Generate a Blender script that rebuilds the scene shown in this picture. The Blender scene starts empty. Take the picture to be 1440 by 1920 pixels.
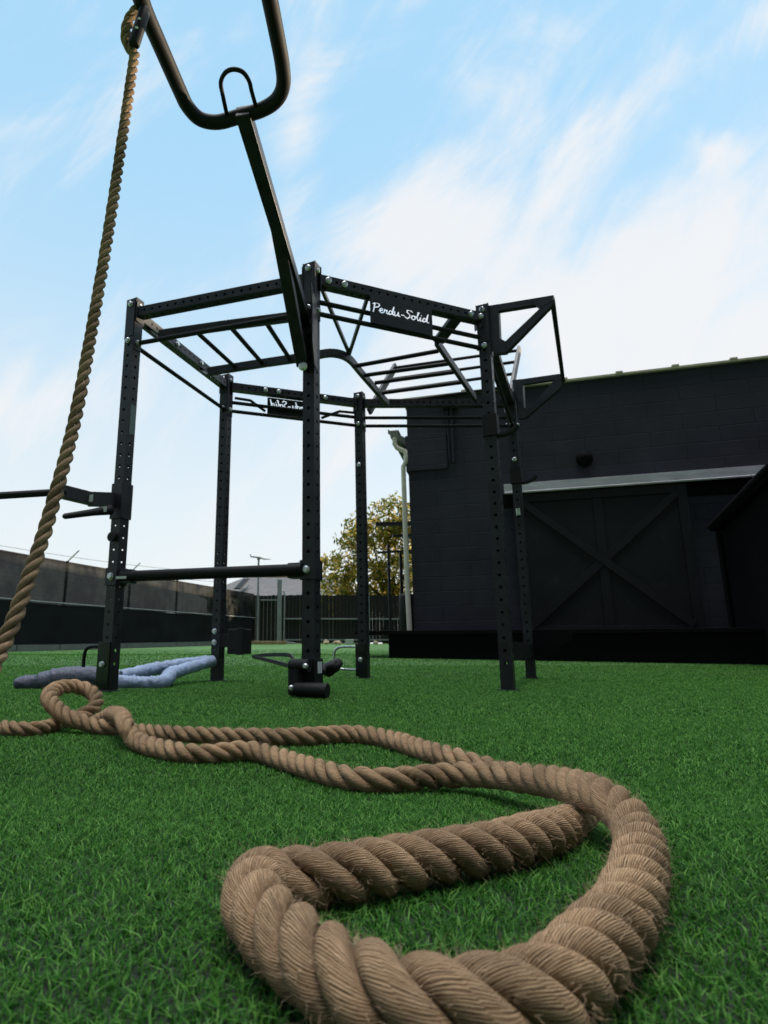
import bpy, bmesh, math, random
import numpy as np
from mathutils import Vector, Matrix, noise as mnoise
random.seed(7); rng = np.random.default_rng(7)
PI = math.pi
S = bpy.context.scene
col = S.collection
R = math.radians

# ------------------------------------------------------------------ camera
F, PX, PY, TH, CH = 1140., 587., 960., .2199, .2565      # focal length and principal point of the 1440x1920 photo
cam_d = bpy.data.cameras.new("camera")
cam = bpy.data.objects.new("camera", cam_d); col.objects.link(cam)
cam.location = (0, 0, CH); cam.rotation_euler = (PI/2 + TH, 0, 0)
cam_d.sensor_fit = 'AUTO'; cam_d.sensor_width = 36.0
cam_d.lens = F*36/1920; cam_d.shift_x = (720-PX)/1920
cam_d.clip_start = .02; cam_d.clip_end = 3000
cam_d.dof.use_dof = True; cam_d.dof.focus_distance = 1.25; cam_d.dof.aperture_fstop = 9.0
S.camera = cam

# ------------------------------------------------------------------ sky
SUN_EL, SUN_AZ = R(11.5), R(27)                            # azimuth measured from +X towards +Y
w = bpy.data.worlds.new("World"); S.world = w; w.use_nodes = True
nt = w.node_tree; N = nt.nodes; Lk = nt.links
for n in list(N): N.remove(n)
def wn(t, **k):
    n = N.new(t)
    for a, b in k.items(): setattr(n, a, b)
    return n
def wmath(op, a, b=None, clamp=False):
    n = wn('ShaderNodeMath', operation=op, use_clamp=clamp)
    for i, x in enumerate((a, b)):
        if x is None: continue
        if isinstance(x, (int, float)): n.inputs[i].default_value = x
        else: Lk.new(x, n.inputs[i])
    return n.outputs[0]
sky = wn('ShaderNodeTexSky', sky_type='NISHITA', sun_disc=False, sun_elevation=SUN_EL, sun_rotation=PI/2 - SUN_AZ,
         air_density=1.0, dust_density=1.2, ozone_density=1.4)
tc = wn('ShaderNodeTexCoord'); sep = wn('ShaderNodeSeparateXYZ'); Lk.new(tc.outputs['Generated'], sep.inputs[0])
gx, gy, gz_ = sep.outputs
ydiv = wmath('MAXIMUM', wmath('ABSOLUTE', gy), .12)
su = wmath('DIVIDE', gx, ydiv); sv = wmath('DIVIDE', gz_, ydiv)
comb = wn('ShaderNodeCombineXYZ'); Lk.new(su, comb.inputs[0]); Lk.new(sv, comb.inputs[1])
def wnoise(scale, rot, loc, sx, sy, detail, rough, dist):
    m = wn('ShaderNodeMapping', vector_type='TEXTURE'); m.inputs['Rotation'].default_value = (0, 0, rot); m.inputs['Scale'].default_value = (1/sx, 1/sy, 1)
    m.inputs['Location'].default_value = loc
    Lk.new(comb.outputs[0], m.inputs[0])
    n = wn('ShaderNodeTexNoise'); n.inputs['Scale'].default_value = scale; n.inputs['Detail'].default_value = detail
    n.inputs['Roughness'].default_value = rough; n.inputs['Distortion'].default_value = dist
    Lk.new(m.outputs[0], n.inputs['Vector']); return n.outputs['Fac']
n1 = wnoise(1.7, R(42), (3.1, 1.7, 0), .75, 2.0, 7, .6, .9)
n2 = wnoise(3.8, R(58), (.3, 4.2, 0), .6, 2.2, 7, .62, .8)
def blob(u, v, ru, rv, rot, amp):                        # a cloud bank round one direction of the sky
    m = wn('ShaderNodeMapping', vector_type='TEXTURE'); m.inputs['Location'].default_value = (u, v, 0)
    m.inputs['Rotation'].default_value = (0, 0, rot); m.inputs['Scale'].default_value = (ru, rv, 1)
    Lk.new(comb.outputs[0], m.inputs[0])
    g = wn('ShaderNodeTexGradient', gradient_type='SPHERICAL'); Lk.new(m.outputs[0], g.inputs[0])
    return wmath('MULTIPLY', g.outputs['Fac'], amp)
def dirp(u, v):
    a = (u-PX)/F; b = (PY-v)/F; c, s = math.cos(TH), math.sin(TH)
    return a/(c-b*s), (s+b*c)/(c-b*s)
banks = None
for (u, v, ru, rv, rot, amp) in [(1000, 560, .62, .40, R(28), .86), (1330, 420, .5, .13, R(45), .62), (1430, 640, .6, .25, R(25), .74),
                                 (560, 230, .085, .42, R(-9), .62), (770, 430, .28, .15, R(40), .8), (1330, 280, .09, .07, 0, .6),
                                 (60, 760, .4, .12, R(15), .45), (1440, 30, .16, .1, R(40), .6), (1120, 240, .42, .12, R(38), .42)]:
    q = dirp(u, v); b_ = blob(q[0], q[1], ru, rv, rot, amp)
    banks = b_ if banks is None else wmath('ADD', banks, b_)
nn = wmath('ADD', wmath('MULTIPLY', n1, 2.3), wmath('MULTIPLY', n2, 1.35))
cl = wmath('ADD', wmath('MULTIPLY', banks, 1.15), wmath('SUBTRACT', nn, 1.72))
cr = wn('ShaderNodeMapRange', interpolation_type='SMOOTHERSTEP'); cr.inputs[1].default_value = -.15; cr.inputs[2].default_value = 1.25
Lk.new(cl, cr.inputs[0]); cloud = cr.outputs[0]
hz = wn('ShaderNodeMapRange', interpolation_type='SMOOTHERSTEP'); hz.inputs[1].default_value = .80; hz.inputs[2].default_value = .02
Lk.new(gz_, hz.inputs[0])                                # pale low air: whiter towards the horizon
SKYK = .085
bg1 = wn('ShaderNodeBackground'); bg1.inputs['Strength'].default_value = SKYK; Lk.new(sky.outputs[0], bg1.inputs[0])
air = wn('ShaderNodeBackground'); air.inputs[0].default_value = (.43, .74, 1.0, 1); air.inputs['Strength'].default_value = .58
low = wn('ShaderNodeBackground'); low.inputs[0].default_value = (.90, .97, 1.0, 1); low.inputs['Strength'].default_value = .55
cld = wn('ShaderNodeBackground'); cld.inputs[0].default_value = (.97, .98, 1.0, 1); cld.inputs['Strength'].default_value = .50
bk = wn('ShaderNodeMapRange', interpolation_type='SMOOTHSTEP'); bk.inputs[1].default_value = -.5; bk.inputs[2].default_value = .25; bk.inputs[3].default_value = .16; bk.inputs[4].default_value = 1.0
Lk.new(gy, bk.inputs[0])                                 # unseen sky behind the camera, dimmed to deepen shade on facing surfaces
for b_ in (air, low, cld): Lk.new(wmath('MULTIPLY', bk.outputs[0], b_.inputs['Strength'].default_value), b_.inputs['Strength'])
mixa = wn('ShaderNodeMixShader'); Lk.new(hz.outputs[0], mixa.inputs[0]); Lk.new(air.outputs[0], mixa.inputs[1]); Lk.new(low.outputs[0], mixa.inputs[2])
mixb = wn('ShaderNodeMixShader'); mixb.inputs[0].default_value = .85; Lk.new(bg1.outputs[0], mixb.inputs[1]); Lk.new(mixa.outputs[0], mixb.inputs[2])
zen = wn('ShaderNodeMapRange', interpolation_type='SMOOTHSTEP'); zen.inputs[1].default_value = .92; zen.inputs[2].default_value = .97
Lk.new(gz_, zen.inputs[0])                               # bright patch added overhead, out of view, to light the turf from above
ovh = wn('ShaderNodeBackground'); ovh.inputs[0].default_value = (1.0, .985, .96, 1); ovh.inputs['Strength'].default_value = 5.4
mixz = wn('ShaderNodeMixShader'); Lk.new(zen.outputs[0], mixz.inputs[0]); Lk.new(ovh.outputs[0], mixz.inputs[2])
mixc = wn('ShaderNodeMixShader'); Lk.new(wmath('MULTIPLY', cloud, .92), mixc.inputs[0]); Lk.new(mixb.outputs[0], mixc.inputs[1]); Lk.new(cld.outputs[0], mixc.inputs[2])
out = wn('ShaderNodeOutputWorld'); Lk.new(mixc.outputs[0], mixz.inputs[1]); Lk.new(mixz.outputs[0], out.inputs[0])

sun_d = bpy.data.lights.new("sun", 'SUN'); sun_d.energy = 3.0; sun_d.angle = R(.53); sun_d.color = (1, .80, .56)
sun = bpy.data.objects.new("sun", sun_d); col.objects.link(sun)
sdir = Vector((math.cos(SUN_EL)*math.cos(SUN_AZ), math.cos(SUN_EL)*math.sin(SUN_AZ), math.sin(SUN_EL)))
sun.rotation_euler = sdir.to_track_quat('Z', 'Y').to_euler()

S.view_settings.view_transform = 'Standard'; S.view_settings.look = 'None'
S.view_settings.exposure = .9; S.view_settings.gamma = 1.0
S.cycles.max_bounces = 6; S.cycles.transparent_max_bounces = 12
S.cycles.use_denoising = True

# ------------------------------------------------------------------ helpers
CT, ST = math.cos(TH), math.sin(TH)
def ray(u, v):
    a = (u-PX)/F; b = (PY-v)/F
    return Vector((a, CT-b*ST, ST+b*CT))
def on_z(u, v, z):
    r = ray(u, v); return Vector((0, 0, CH)) + r*((z-CH)/r.z)
def at_y(u, v, y):
    r = ray(u, v); return Vector((0, 0, CH)) + r*(y/r.y)
def sm(a, b, x):
    t = min(max((x-a)/(b-a), 0), 1); return t*t*(3-2*t)
RISE = [(5.6, 0), (9, .15), (13, .2), (25, .42), (60, .55), (400, .6)]
def ground_z(x, y):
    z = .03*(1-sm(.55, 1.25, y))
    if y > 5.6:
        for (a, za), (b, zb) in zip(RISE, RISE[1:]):
            if y <= b: z += za+(zb-za)*(y-a)/(b-a); break
        else: z += .6
    return z
def on_ground(u, v, lift=0.0):
    z = lift
    for _ in range(25):
        p = on_z(u, v, z); z = ground_z(p.x, p.y)+lift
    return p

class MB:
    def __init__(s): s.v = []; s.f = []; s.m = []; s.sm = []
    def add(s, vs, fs, m=0, smooth=False):
        o = len(s.v); s.v += [tuple(p) for p in vs]
        for f in fs: s.f.append(tuple(i+o for i in f)); s.m.append(m); s.sm.append(smooth)
        return s
    def obox(s, c, ax, ay, az, m=0):
        c, ax, ay, az = map(Vector, (c, ax, ay, az))
        vs = [c+ax*i+ay*j+az*k for i in (-1, 1) for j in (-1, 1) for k in (-1, 1)]
        return s.add(vs, [(0,1,3,2),(4,6,7,5),(0,4,5,1),(2,3,7,6),(0,2,6,4),(1,5,7,3)], m)
    def bbox(s, c, ax, ay, az, bv=.003, m=0):             # box with chamfered edges
        c, ax, ay, az = map(Vector, (c, ax, ay, az))
        l = [a.length for a in (ax, ay, az)]; n = [a.normalized() for a in (ax, ay, az)]
        bm = bmesh.new(); bmesh.ops.create_cube(bm, size=2)
        for v in bm.verts: v.co = Vector((v.co.x*l[0], v.co.y*l[1], v.co.z*l[2]))
        bmesh.ops.bevel(bm, geom=list(bm.edges), offset=min(bv, min(l)*.45), segments=2, affect='EDGES', profile=.6)
        M = Matrix((n[0], n[1], n[2])).transposed()
        bm.verts.index_update()
        s.add([M @ v.co + c for v in bm.verts], [[v.index for v in f.verts] for f in bm.faces], m)
        bm.free(); return s
    def beam(s, p0, p1, wd, ht, up=(0,0,1), m=0, bv=.004):
        p0, p1 = Vector(p0), Vector(p1); d = (p1-p0); u = Vector(up); side = d.cross(u).normalized(); u = side.cross(d).normalized()
        return s.bbox((p0+p1)/2, d/2, side*wd/2, u*ht/2, bv, m)
    def tube(s, pts, r, n=12, m=0, caps=True, smooth=True, closed=False):
        pts = [Vector(p) for p in pts]; rs = r if isinstance(r, (list, tuple)) else [r]*len(pts)
        rings = []; ref = None
        for i, p in enumerate(pts):
            a = pts[i-1] if (i or closed) else pts[0]; b = pts[(i+1) % len(pts)] if (i < len(pts)-1 or closed) else pts[-1]
            t = (b-a).normalized()
            if ref is None: ref = t.cross(Vector((0,0,1)) if abs(t.z) < .9 else Vector((1,0,0))).normalized()
            else: ref = (ref - t*ref.dot(t)).normalized()
            bn = t.cross(ref)
            rings.append([p+(ref*math.cos(2*PI*k/n)+bn*math.sin(2*PI*k/n))*rs[i] for k in range(n)])
        vs = [q for ring in rings for q in ring]; fs = []
        L = len(pts)
        for i in range(L if closed else L-1):
            j = (i+1) % L
            for k in range(n): fs.append((i*n+k, i*n+(k+1) % n, j*n+(k+1) % n, j*n+k))
        s.add(vs, fs, m, smooth)
        if caps and not closed: s.add(rings[0], [tuple(range(n-1, -1, -1))], m); s.add(rings[-1], [tuple(range(n))], m)
        return s
    def disc_bolt(s, p, nrm, r=.019, hgt=.016, m=0, sides=14):
        p, nrm = Vector(p), Vector(nrm).normalized()
        t = nrm.orthogonal().normalized(); b = nrm.cross(t)
        def ring(rr, h): return [p+nrm*h+(t*math.cos(2*PI*k/sides)+b*math.sin(2*PI*k/sides))*rr for k in range(sides)]
        rr = [ring(r*1.12, 0), ring(r*1.12, hgt*.2), ring(r*.95, hgt*.28), ring(r*.95, hgt*.8), ring(r*.72, hgt)]
        vs = [q for x in rr for q in x]; fs = []
        for i in range(4):
            for k in range(sides): fs.append((i*sides+k, i*sides+(k+1) % sides, (i+1)*sides+(k+1) % sides, (i+1)*sides+k))
        fs.append(tuple(4*sides+k for k in range(sides)))
        return s.add(vs, fs, m, False)
    def prism(s, poly, o, ax, ay, nrm, th, m=0):          # flat plate cut to an outline, with thickness
        o, ax, ay, nrm = map(Vector, (o, ax, ay, nrm)); n = len(poly)
        vs = [o+ax*x+ay*y+nrm*k for k in (-th/2, th/2) for x, y in poly]
        fs = [tuple(range(n-1, -1, -1)), tuple(range(n, 2*n))]+[(i, (i+1) % n, n+(i+1) % n, n+i) for i in range(n)]
        return s.add(vs, fs, m)
    def build(s, name, mats, parent=None):
        me = bpy.data.meshes.new(name); me.from_pydata(s.v, [], s.f)
        mats = mats if isinstance(mats, (list, tuple)) else [mats]
        for q in mats: me.materials.append(q)
        me.polygons.foreach_set('material_index', s.m); me.polygons.foreach_set('use_smooth', s.sm)
        bm = bmesh.new(); bm.from_mesh(me); bmesh.ops.recalc_face_normals(bm, faces=bm.faces); bm.to_mesh(me); bm.free()
        o = bpy.data.objects.new(name, me); col.objects.link(o)
        if parent:
            o.parent = parent; o.matrix_parent_inverse = abs_mat(parent).inverted()
        return o
def abs_mat(o):
    m = o.matrix_basis.copy()
    return abs_mat(o.parent) @ o.matrix_parent_inverse @ m if o.parent else m
def tag(o, label=None, cat=None, group=None, kind=None):
    if label: o['label'] = label
    if cat: o['category'] = cat
    if group: o['group'] = group
    if kind: o['kind'] = kind
    return o
def thing(name, loc, label, cat, group=None):
    o = bpy.data.objects.new(name, None); col.objects.link(o); o.location = loc; o.empty_display_size = .1
    return tag(o, label, cat, group)
def copy_tree(o, parent=None):
    c = o.copy(); col.objects.link(c)
    if parent: c.parent = parent; c.matrix_parent_inverse = o.matrix_parent_inverse.copy()
    for ch in [x for x in o.children]: copy_tree(ch, c)
    return c
def spline(pts, per=8, closed=False):                    # Catmull-Rom
    P = [np.array(p, float) for p in pts]; out = []
    n = len(P)
    for i in range(n-1):
        a, b, c, d = P[max(i-1, 0)], P[i], P[i+1], P[min(i+2, n-1)]
        for k in range(per):
            t = k/per
            out.append(.5*((2*b)+(-a+c)*t+(2*a-5*b+4*c-d)*t*t+(-a+3*b-3*c+d)*t**3))
    out.append(P[-1]); return out

# ------------------------------------------------------------------ materials
def mat(name, base, rough=.6, metal=0.0, var=.25, vscale=8.0, bump=0.0, bscale=60.0, rvar=.12, spec=.5, coord='Object', stretch=(1,1,1)):
    m = bpy.data.materials.new(name); m.use_nodes = True; t = m.node_tree; b = t.nodes['Principled BSDF']
    b.inputs['Roughness'].default_value = rough; b.inputs['Metallic'].default_value = metal
    b.inputs['Specular IOR Level'].default_value = spec
    tc = t.nodes.new('ShaderNodeTexCoord'); mp = t.nodes.new('ShaderNodeMapping'); mp.inputs['Scale'].default_value = stretch
    t.links.new(tc.outputs[coord], mp.inputs[0])
    n = t.nodes.new('ShaderNodeTexNoise'); n.inputs['Scale'].default_value = vscale; n.inputs['Detail'].default_value = 6
    n.inputs['Roughness'].default_value = .62; t.links.new(mp.outputs[0], n.inputs['Vector'])
    cr = t.nodes.new('ShaderNodeValToRGB'); e = cr.color_ramp.elements
    e[0].position = .3; e[1].position = .7
    e[0].color = tuple(x*(1-var) for x in base)+(1,); e[1].color = tuple(min(1, x*(1+var)) for x in base)+(1,)
    t.links.new(n.outputs['Fac'], cr.inputs[0]); t.links.new(cr.outputs[0], b.inputs['Base Color'])
    mr = t.nodes.new('ShaderNodeMapRange'); mr.inputs[3].default_value = max(.05, rough-rvar); mr.inputs[4].default_value = min(1, rough+rvar)
    t.links.new(n.outputs['Fac'], mr.inputs[0]); t.links.new(mr.outputs[0], b.inputs['Roughness'])
    if bump:
        n2 = t.nodes.new('ShaderNodeTexNoise'); n2.inputs['Scale'].default_value = bscale; n2.inputs['Detail'].default_value = 4
        t.links.new(mp.outputs[0], n2.inputs['Vector'])
        bp = t.nodes.new('ShaderNodeBump'); bp.inputs['Strength'].default_value = bump; bp.inputs['Distance'].default_value = .01
        t.links.new(n2.outputs['Fac'], bp.inputs['Height']); t.links.new(bp.outputs[0], b.inputs['Normal'])
    return m
M = {}
M['steel'] = mat('black_powder_coat', (.0145, .015, .0205), .42, 0, .5, 9, .12, 400, .14, spec=.4)
M['pipe'] = mat('black_bar_paint', (.007, .007, .009), .62, 0, .3, 12, .08, 500, .08, spec=.25)
M['zinc'] = mat('zinc_bolt', (.62, .64, .66), .32, .85, .15, 40, 0)
M['rubber'] = mat('black_rubber', (.006, .006, .007), .6, 0, .3, 30, .1, 300, spec=.3)
M['gloss'] = mat('glossy_black_plate', (.03, .034, .036), .14, .75, .2, 8, 0, rvar=.05)
M['chrome'] = mat('worn_chrome', (.5, .5, .5), .25, .9, .2, 30)
M['sticker'] = mat('white_sticker', (.55, .58, .6), .4, 0, .1, 30)
M['teal'] = mat('teal_sticker', (.07, .12, .12), .3, 0, .3, 20)
M['cream'] = mat('cream_paint', (.62, .56, .50), .5, 0, .18, 5, .1, 40)
M['coping'] = mat('cream_coping', (.56, .48, .38), .7, 0, .25, 4, .3, 20)
M['rail'] = mat('galvanised_rail', (.50, .47, .53), .5, .1, .25, 3, 0, stretch=(1, 1, 8))
M['door'] = mat('dark_door_sheet', (.0105, .0105, .0145), .6, 0, .35, 1.5, .2, 8, spec=.25)
M['deck'] = mat('black_platform', (.0035, .0035, .0045), .8, 0, .4, 4, .2, 50, spec=.12)
M['roofgrey'] = mat('grey_roof', (.16, .155, .155), .85, 0, .25, 3, .3, 14)
M['housewall'] = mat('house_wall', (.25, .23, .21), .85, 0, .15, 3, .2, 20)
M['galv'] = mat('galvanised_post', (.33, .35, .38), .5, .3, .2, 6)
M['wood'] = mat('black_stained_wood', (.009, .009, .012), .8, 0, .45, 5, .4, 30, stretch=(6, 6, .6))
M['plank'] = mat('tan_plank', (.34, .24, .15), .8, 0, .3, 6, .3, 40)
M['rock'] = mat('pale_rock', (.5, .4, .28), .85, 0, .35, 8, .6, 25)
M['blockw'] = mat('pale_block', (.5, .53, .52), .8, 0, .1, 8, .2, 30)
M['screenlow'] = mat('black_tarp', (.012, .013, .016), .9, 0, .35, 1.2, .4, 7, spec=.1)
M['kerb'] = mat('grey_kerb', (.15, .16, .16), .8, 0, .2, 6, .3, 30)
M['bark'] = mat('bark', (.07, .05, .035), .9, 0, .35, 12, .8, 30)
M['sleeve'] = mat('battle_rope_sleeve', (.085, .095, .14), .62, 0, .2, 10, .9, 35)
M['sleevelit'] = mat('lit_rope_sleeve', (.27, .34, .50), .62, 0, .2, 10, .9, 35)  # paler copy of the sleeve, with the light on it put into the colour
M['cable'] = mat('galvanised_wire', (.05, .05, .05), .6)

def add_wear(m, lo, hi, col_, scale):
    t = m.node_tree; b = t.nodes['Principled BSDF']; src = b.inputs['Base Color'].links[0].from_socket
    tc = t.nodes.new('ShaderNodeTexCoord'); n = t.nodes.new('ShaderNodeTexNoise'); n.inputs['Scale'].default_value = scale; n.inputs['Detail'].default_value = 9; n.inputs['Roughness'].default_value = .72
    t.links.new(tc.outputs['Object'], n.inputs['Vector'])
    mr = t.nodes.new('ShaderNodeMapRange'); mr.inputs[1].default_value = lo; mr.inputs[2].default_value = hi; mr.inputs[4].default_value = .8; t.links.new(n.outputs['Fac'], mr.inputs[0])
    mx = t.nodes.new('ShaderNodeMix'); mx.data_type = 'RGBA'; mx.inputs[7].default_value = col_+(1,)
    t.links.new(mr.outputs[0], mx.inputs[0]); t.links.new(src, mx.inputs[6]); t.links.new(mx.outputs[2], b.inputs['Base Color'])
add_wear(M['steel'], .64, .74, (.06, .062, .066), 16)
add_wear(M['pipe'], .66, .76, (.05, .05, .05), 22)
add_wear(M['door'], .60, .75, (.03, .032, .036), 5)
def block_wall_mat():
    m = bpy.data.materials.new('black_painted_block'); m.use_nodes = True; t = m.node_tree; b = t.nodes['Principled BSDF']
    tc = t.nodes.new('ShaderNodeTexCoord'); mp = t.nodes.new('ShaderNodeMapping')
    mp.inputs['Rotation'].default_value = (PI/2, 0, 0)
    t.links.new(tc.outputs['Object'], mp.inputs[0])
    wob = t.nodes.new('ShaderNodeTexNoise'); wob.inputs['Scale'].default_value = 2.3; t.links.new(mp.outputs[0], wob.inputs['Vector'])
    mx = t.nodes.new('ShaderNodeMix'); mx.data_type = 'RGBA'; mx.blend_type = 'LINEAR_LIGHT'; mx.inputs[0].default_value = .006
    t.links.new(mp.outputs[0], mx.inputs[6]); t.links.new(wob.outputs['Color'], mx.inputs[7])
    br = t.nodes.new('ShaderNodeTexBrick'); br.inputs['Scale'].default_value = 1; br.inputs['Brick Width'].default_value = .84
    br.inputs['Row Height'].default_value = .212; br.inputs['Mortar Size'].default_value = .007; br.inputs['Mortar Smooth'].default_value = .4
    br.inputs['Color1'].default_value = (.026, .0255, .040, 1); br.inputs['Color2'].default_value = (.023, .0225, .036, 1)
    br.inputs['Mortar'].default_value = (.011, .0125, .019, 1)
    t.links.new(mx.outputs[2], br.inputs['Vector'])
    n = t.nodes.new('ShaderNodeTexNoise'); n.inputs['Scale'].default_value = 1.1; n.inputs['Detail'].default_value = 7; n.inputs['Roughness'].default_value = .65
    t.links.new(tc.outputs['Object'], n.inputs['Vector'])
    cr = t.nodes.new('ShaderNodeMapRange'); cr.inputs[1].default_value = .3; cr.inputs[2].default_value = .7; cr.inputs[3].default_value = .62; cr.inputs[4].default_value = 1.38
    t.links.new(n.outputs['Fac'], cr.inputs[0])
    mul = t.nodes.new('ShaderNodeMix'); mul.data_type = 'RGBA'; mul.blend_type = 'MULTIPLY'; mul.inputs[0].default_value = 1
    t.links.new(br.outputs['Color'], mul.inputs[6]); t.links.new(cr.outputs[0], mul.inputs[7])
    t.links.new(mul.outputs[2], b.inputs['Base Color']); b.inputs['Roughness'].default_value = .65; b.inputs['Specular IOR Level'].default_value = .3
    # some rows of joints are filled with paint: hide part of the mortar relief
    n3 = t.nodes.new('ShaderNodeTexNoise'); n3.inputs['Scale'].default_value = 60; n3.inputs['Detail'].default_value = 5; t.links.new(tc.outputs['Object'], n3.inputs['Vector'])
    h = t.nodes.new('ShaderNodeMath'); h.operation = 'MULTIPLY_ADD'; h.inputs[1].default_value = -.9
    t.links.new(br.outputs['Fac'], h.inputs[0]); t.links.new(n3.outputs['Fac'], h.inputs[2])
    bp = t.nodes.new('ShaderNodeBump'); bp.inputs['Strength'].default_value = .45; bp.inputs['Distance'].default_value = .012
    t.links.new(h.outputs[0], bp.inputs['Height']); t.links.new(bp.outputs[0], b.inputs['Normal'])
    return m
M['block'] = block_wall_mat()

def screen_mat():
    m = bpy.data.materials.new('shade_mesh'); m.use_nodes = True; t = m.node_tree; b = t.nodes['Principled BSDF']
    tc = t.nodes.new('ShaderNodeTexCoord')
    n = t.nodes.new('ShaderNodeTexNoise'); n.inputs['Scale'].default_value = 1.4; n.inputs['Detail'].default_value = 8; n.inputs['Roughness'].default_value = .68
    t.links.new(tc.outputs['Object'], n.inputs['Vector'])
    cr = t.nodes.new('ShaderNodeValToRGB'); e = cr.color_ramp.elements; e[0].position = .44; e[1].position = .60
    e[0].color = (.008, .008, .010, 1); e[1].color = (.050, .050, .046, 1)
    t.links.new(n.outputs['Fac'], cr.inputs[0])
    wv = []
    for axis in ('X', 'Z'):
        q = t.nodes.new('ShaderNodeTexWave'); q.bands_direction = axis; q.inputs['Scale'].default_value = 3.4; q.inputs['Distortion'].default_value = 1.5
        q.inputs['Detail'].default_value = 2; t.links.new(tc.outputs['Object'], q.inputs['Vector']); wv.append(q)
    ad = t.nodes.new('ShaderNodeMath'); ad.operation = 'ADD'; t.links.new(wv[0].outputs['Fac'], ad.inputs[0]); t.links.new(wv[1].outputs['Fac'], ad.inputs[1])
    mr = t.nodes.new('ShaderNodeMapRange'); mr.inputs[2].default_value = 2; mr.inputs[3].default_value = .75; mr.inputs[4].default_value = 1.2; t.links.new(ad.outputs[0], mr.inputs[0])
    mul = t.nodes.new('ShaderNodeMix'); mul.data_type = 'RGBA'; mul.blend_type = 'MULTIPLY'; mul.inputs[0].default_value = 1
    t.links.new(cr.outputs[0], mul.inputs[6]); t.links.new(mr.outputs[0], mul.inputs[7]); t.links.new(mul.outputs[2], b.inputs['Base Color'])
    b.inputs['Roughness'].default_value = .95; b.inputs['Specular IOR Level'].default_value = .1
    tr = t.nodes.new('ShaderNodeBsdfTransparent'); mx = t.nodes.new('ShaderNodeMixShader'); mx.inputs[0].default_value = .03
    o = t.nodes['Material Output']; t.links.new(b.outputs[0], mx.inputs[1]); t.links.new(tr.outputs[0], mx.inputs[2]); t.links.new(mx.outputs[0], o.inputs[0])
    return m
M['screen'] = screen_mat()

def leaf_mat(name, c0, c1, c2, trans=.45, rough=.5, spec=.3, mid=.55):
    m = bpy.data.materials.new(name); m.use_nodes = True; t = m.node_tree; b = t.nodes['Principled BSDF']
    g = t.nodes.new('ShaderNodeNewGeometry'); cr = t.nodes.new('ShaderNodeValToRGB'); e = cr.color_ramp.elements
    e[0].color = c0+(1,); e[1].color = c2+(1,); k = e.new(mid); k.color = c1+(1,)
    t.links.new(g.outputs['Random Per Island'], cr.inputs[0]); t.links.new(cr.outputs[0], b.inputs['Base Color'])
    b.inputs['Roughness'].default_value = rough; b.inputs['Specular IOR Level'].default_value = spec
    tl = t.nodes.new('ShaderNodeBsdfTranslucent'); t.links.new(cr.outputs[0], tl.inputs[0])
    mx = t.nodes.new('ShaderNodeMixShader'); mx.inputs[0].default_value = trans
    o = t.nodes['Material Output']; t.links.new(b.outputs[0], mx.inputs[1]); t.links.new(tl.outputs[0], mx.inputs[2]); t.links.new(mx.outputs[0], o.inputs[0])
    return m
M['leaf'] = leaf_mat('tree_leaves', (.07, .13, .02), (.26, .25, .045), (.85, .56, .15), .6, mid=.55)
M['leafo'] = leaf_mat('autumn_leaves', (.12, .09, .02), (.36, .20, .04), (.65, .38, .10), .6)
M['blade'] = leaf_mat('turf_blades', (.010, .056, .005), (.050, .200, .024), (.20, .44, .090), .42, .5, .18)

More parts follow.
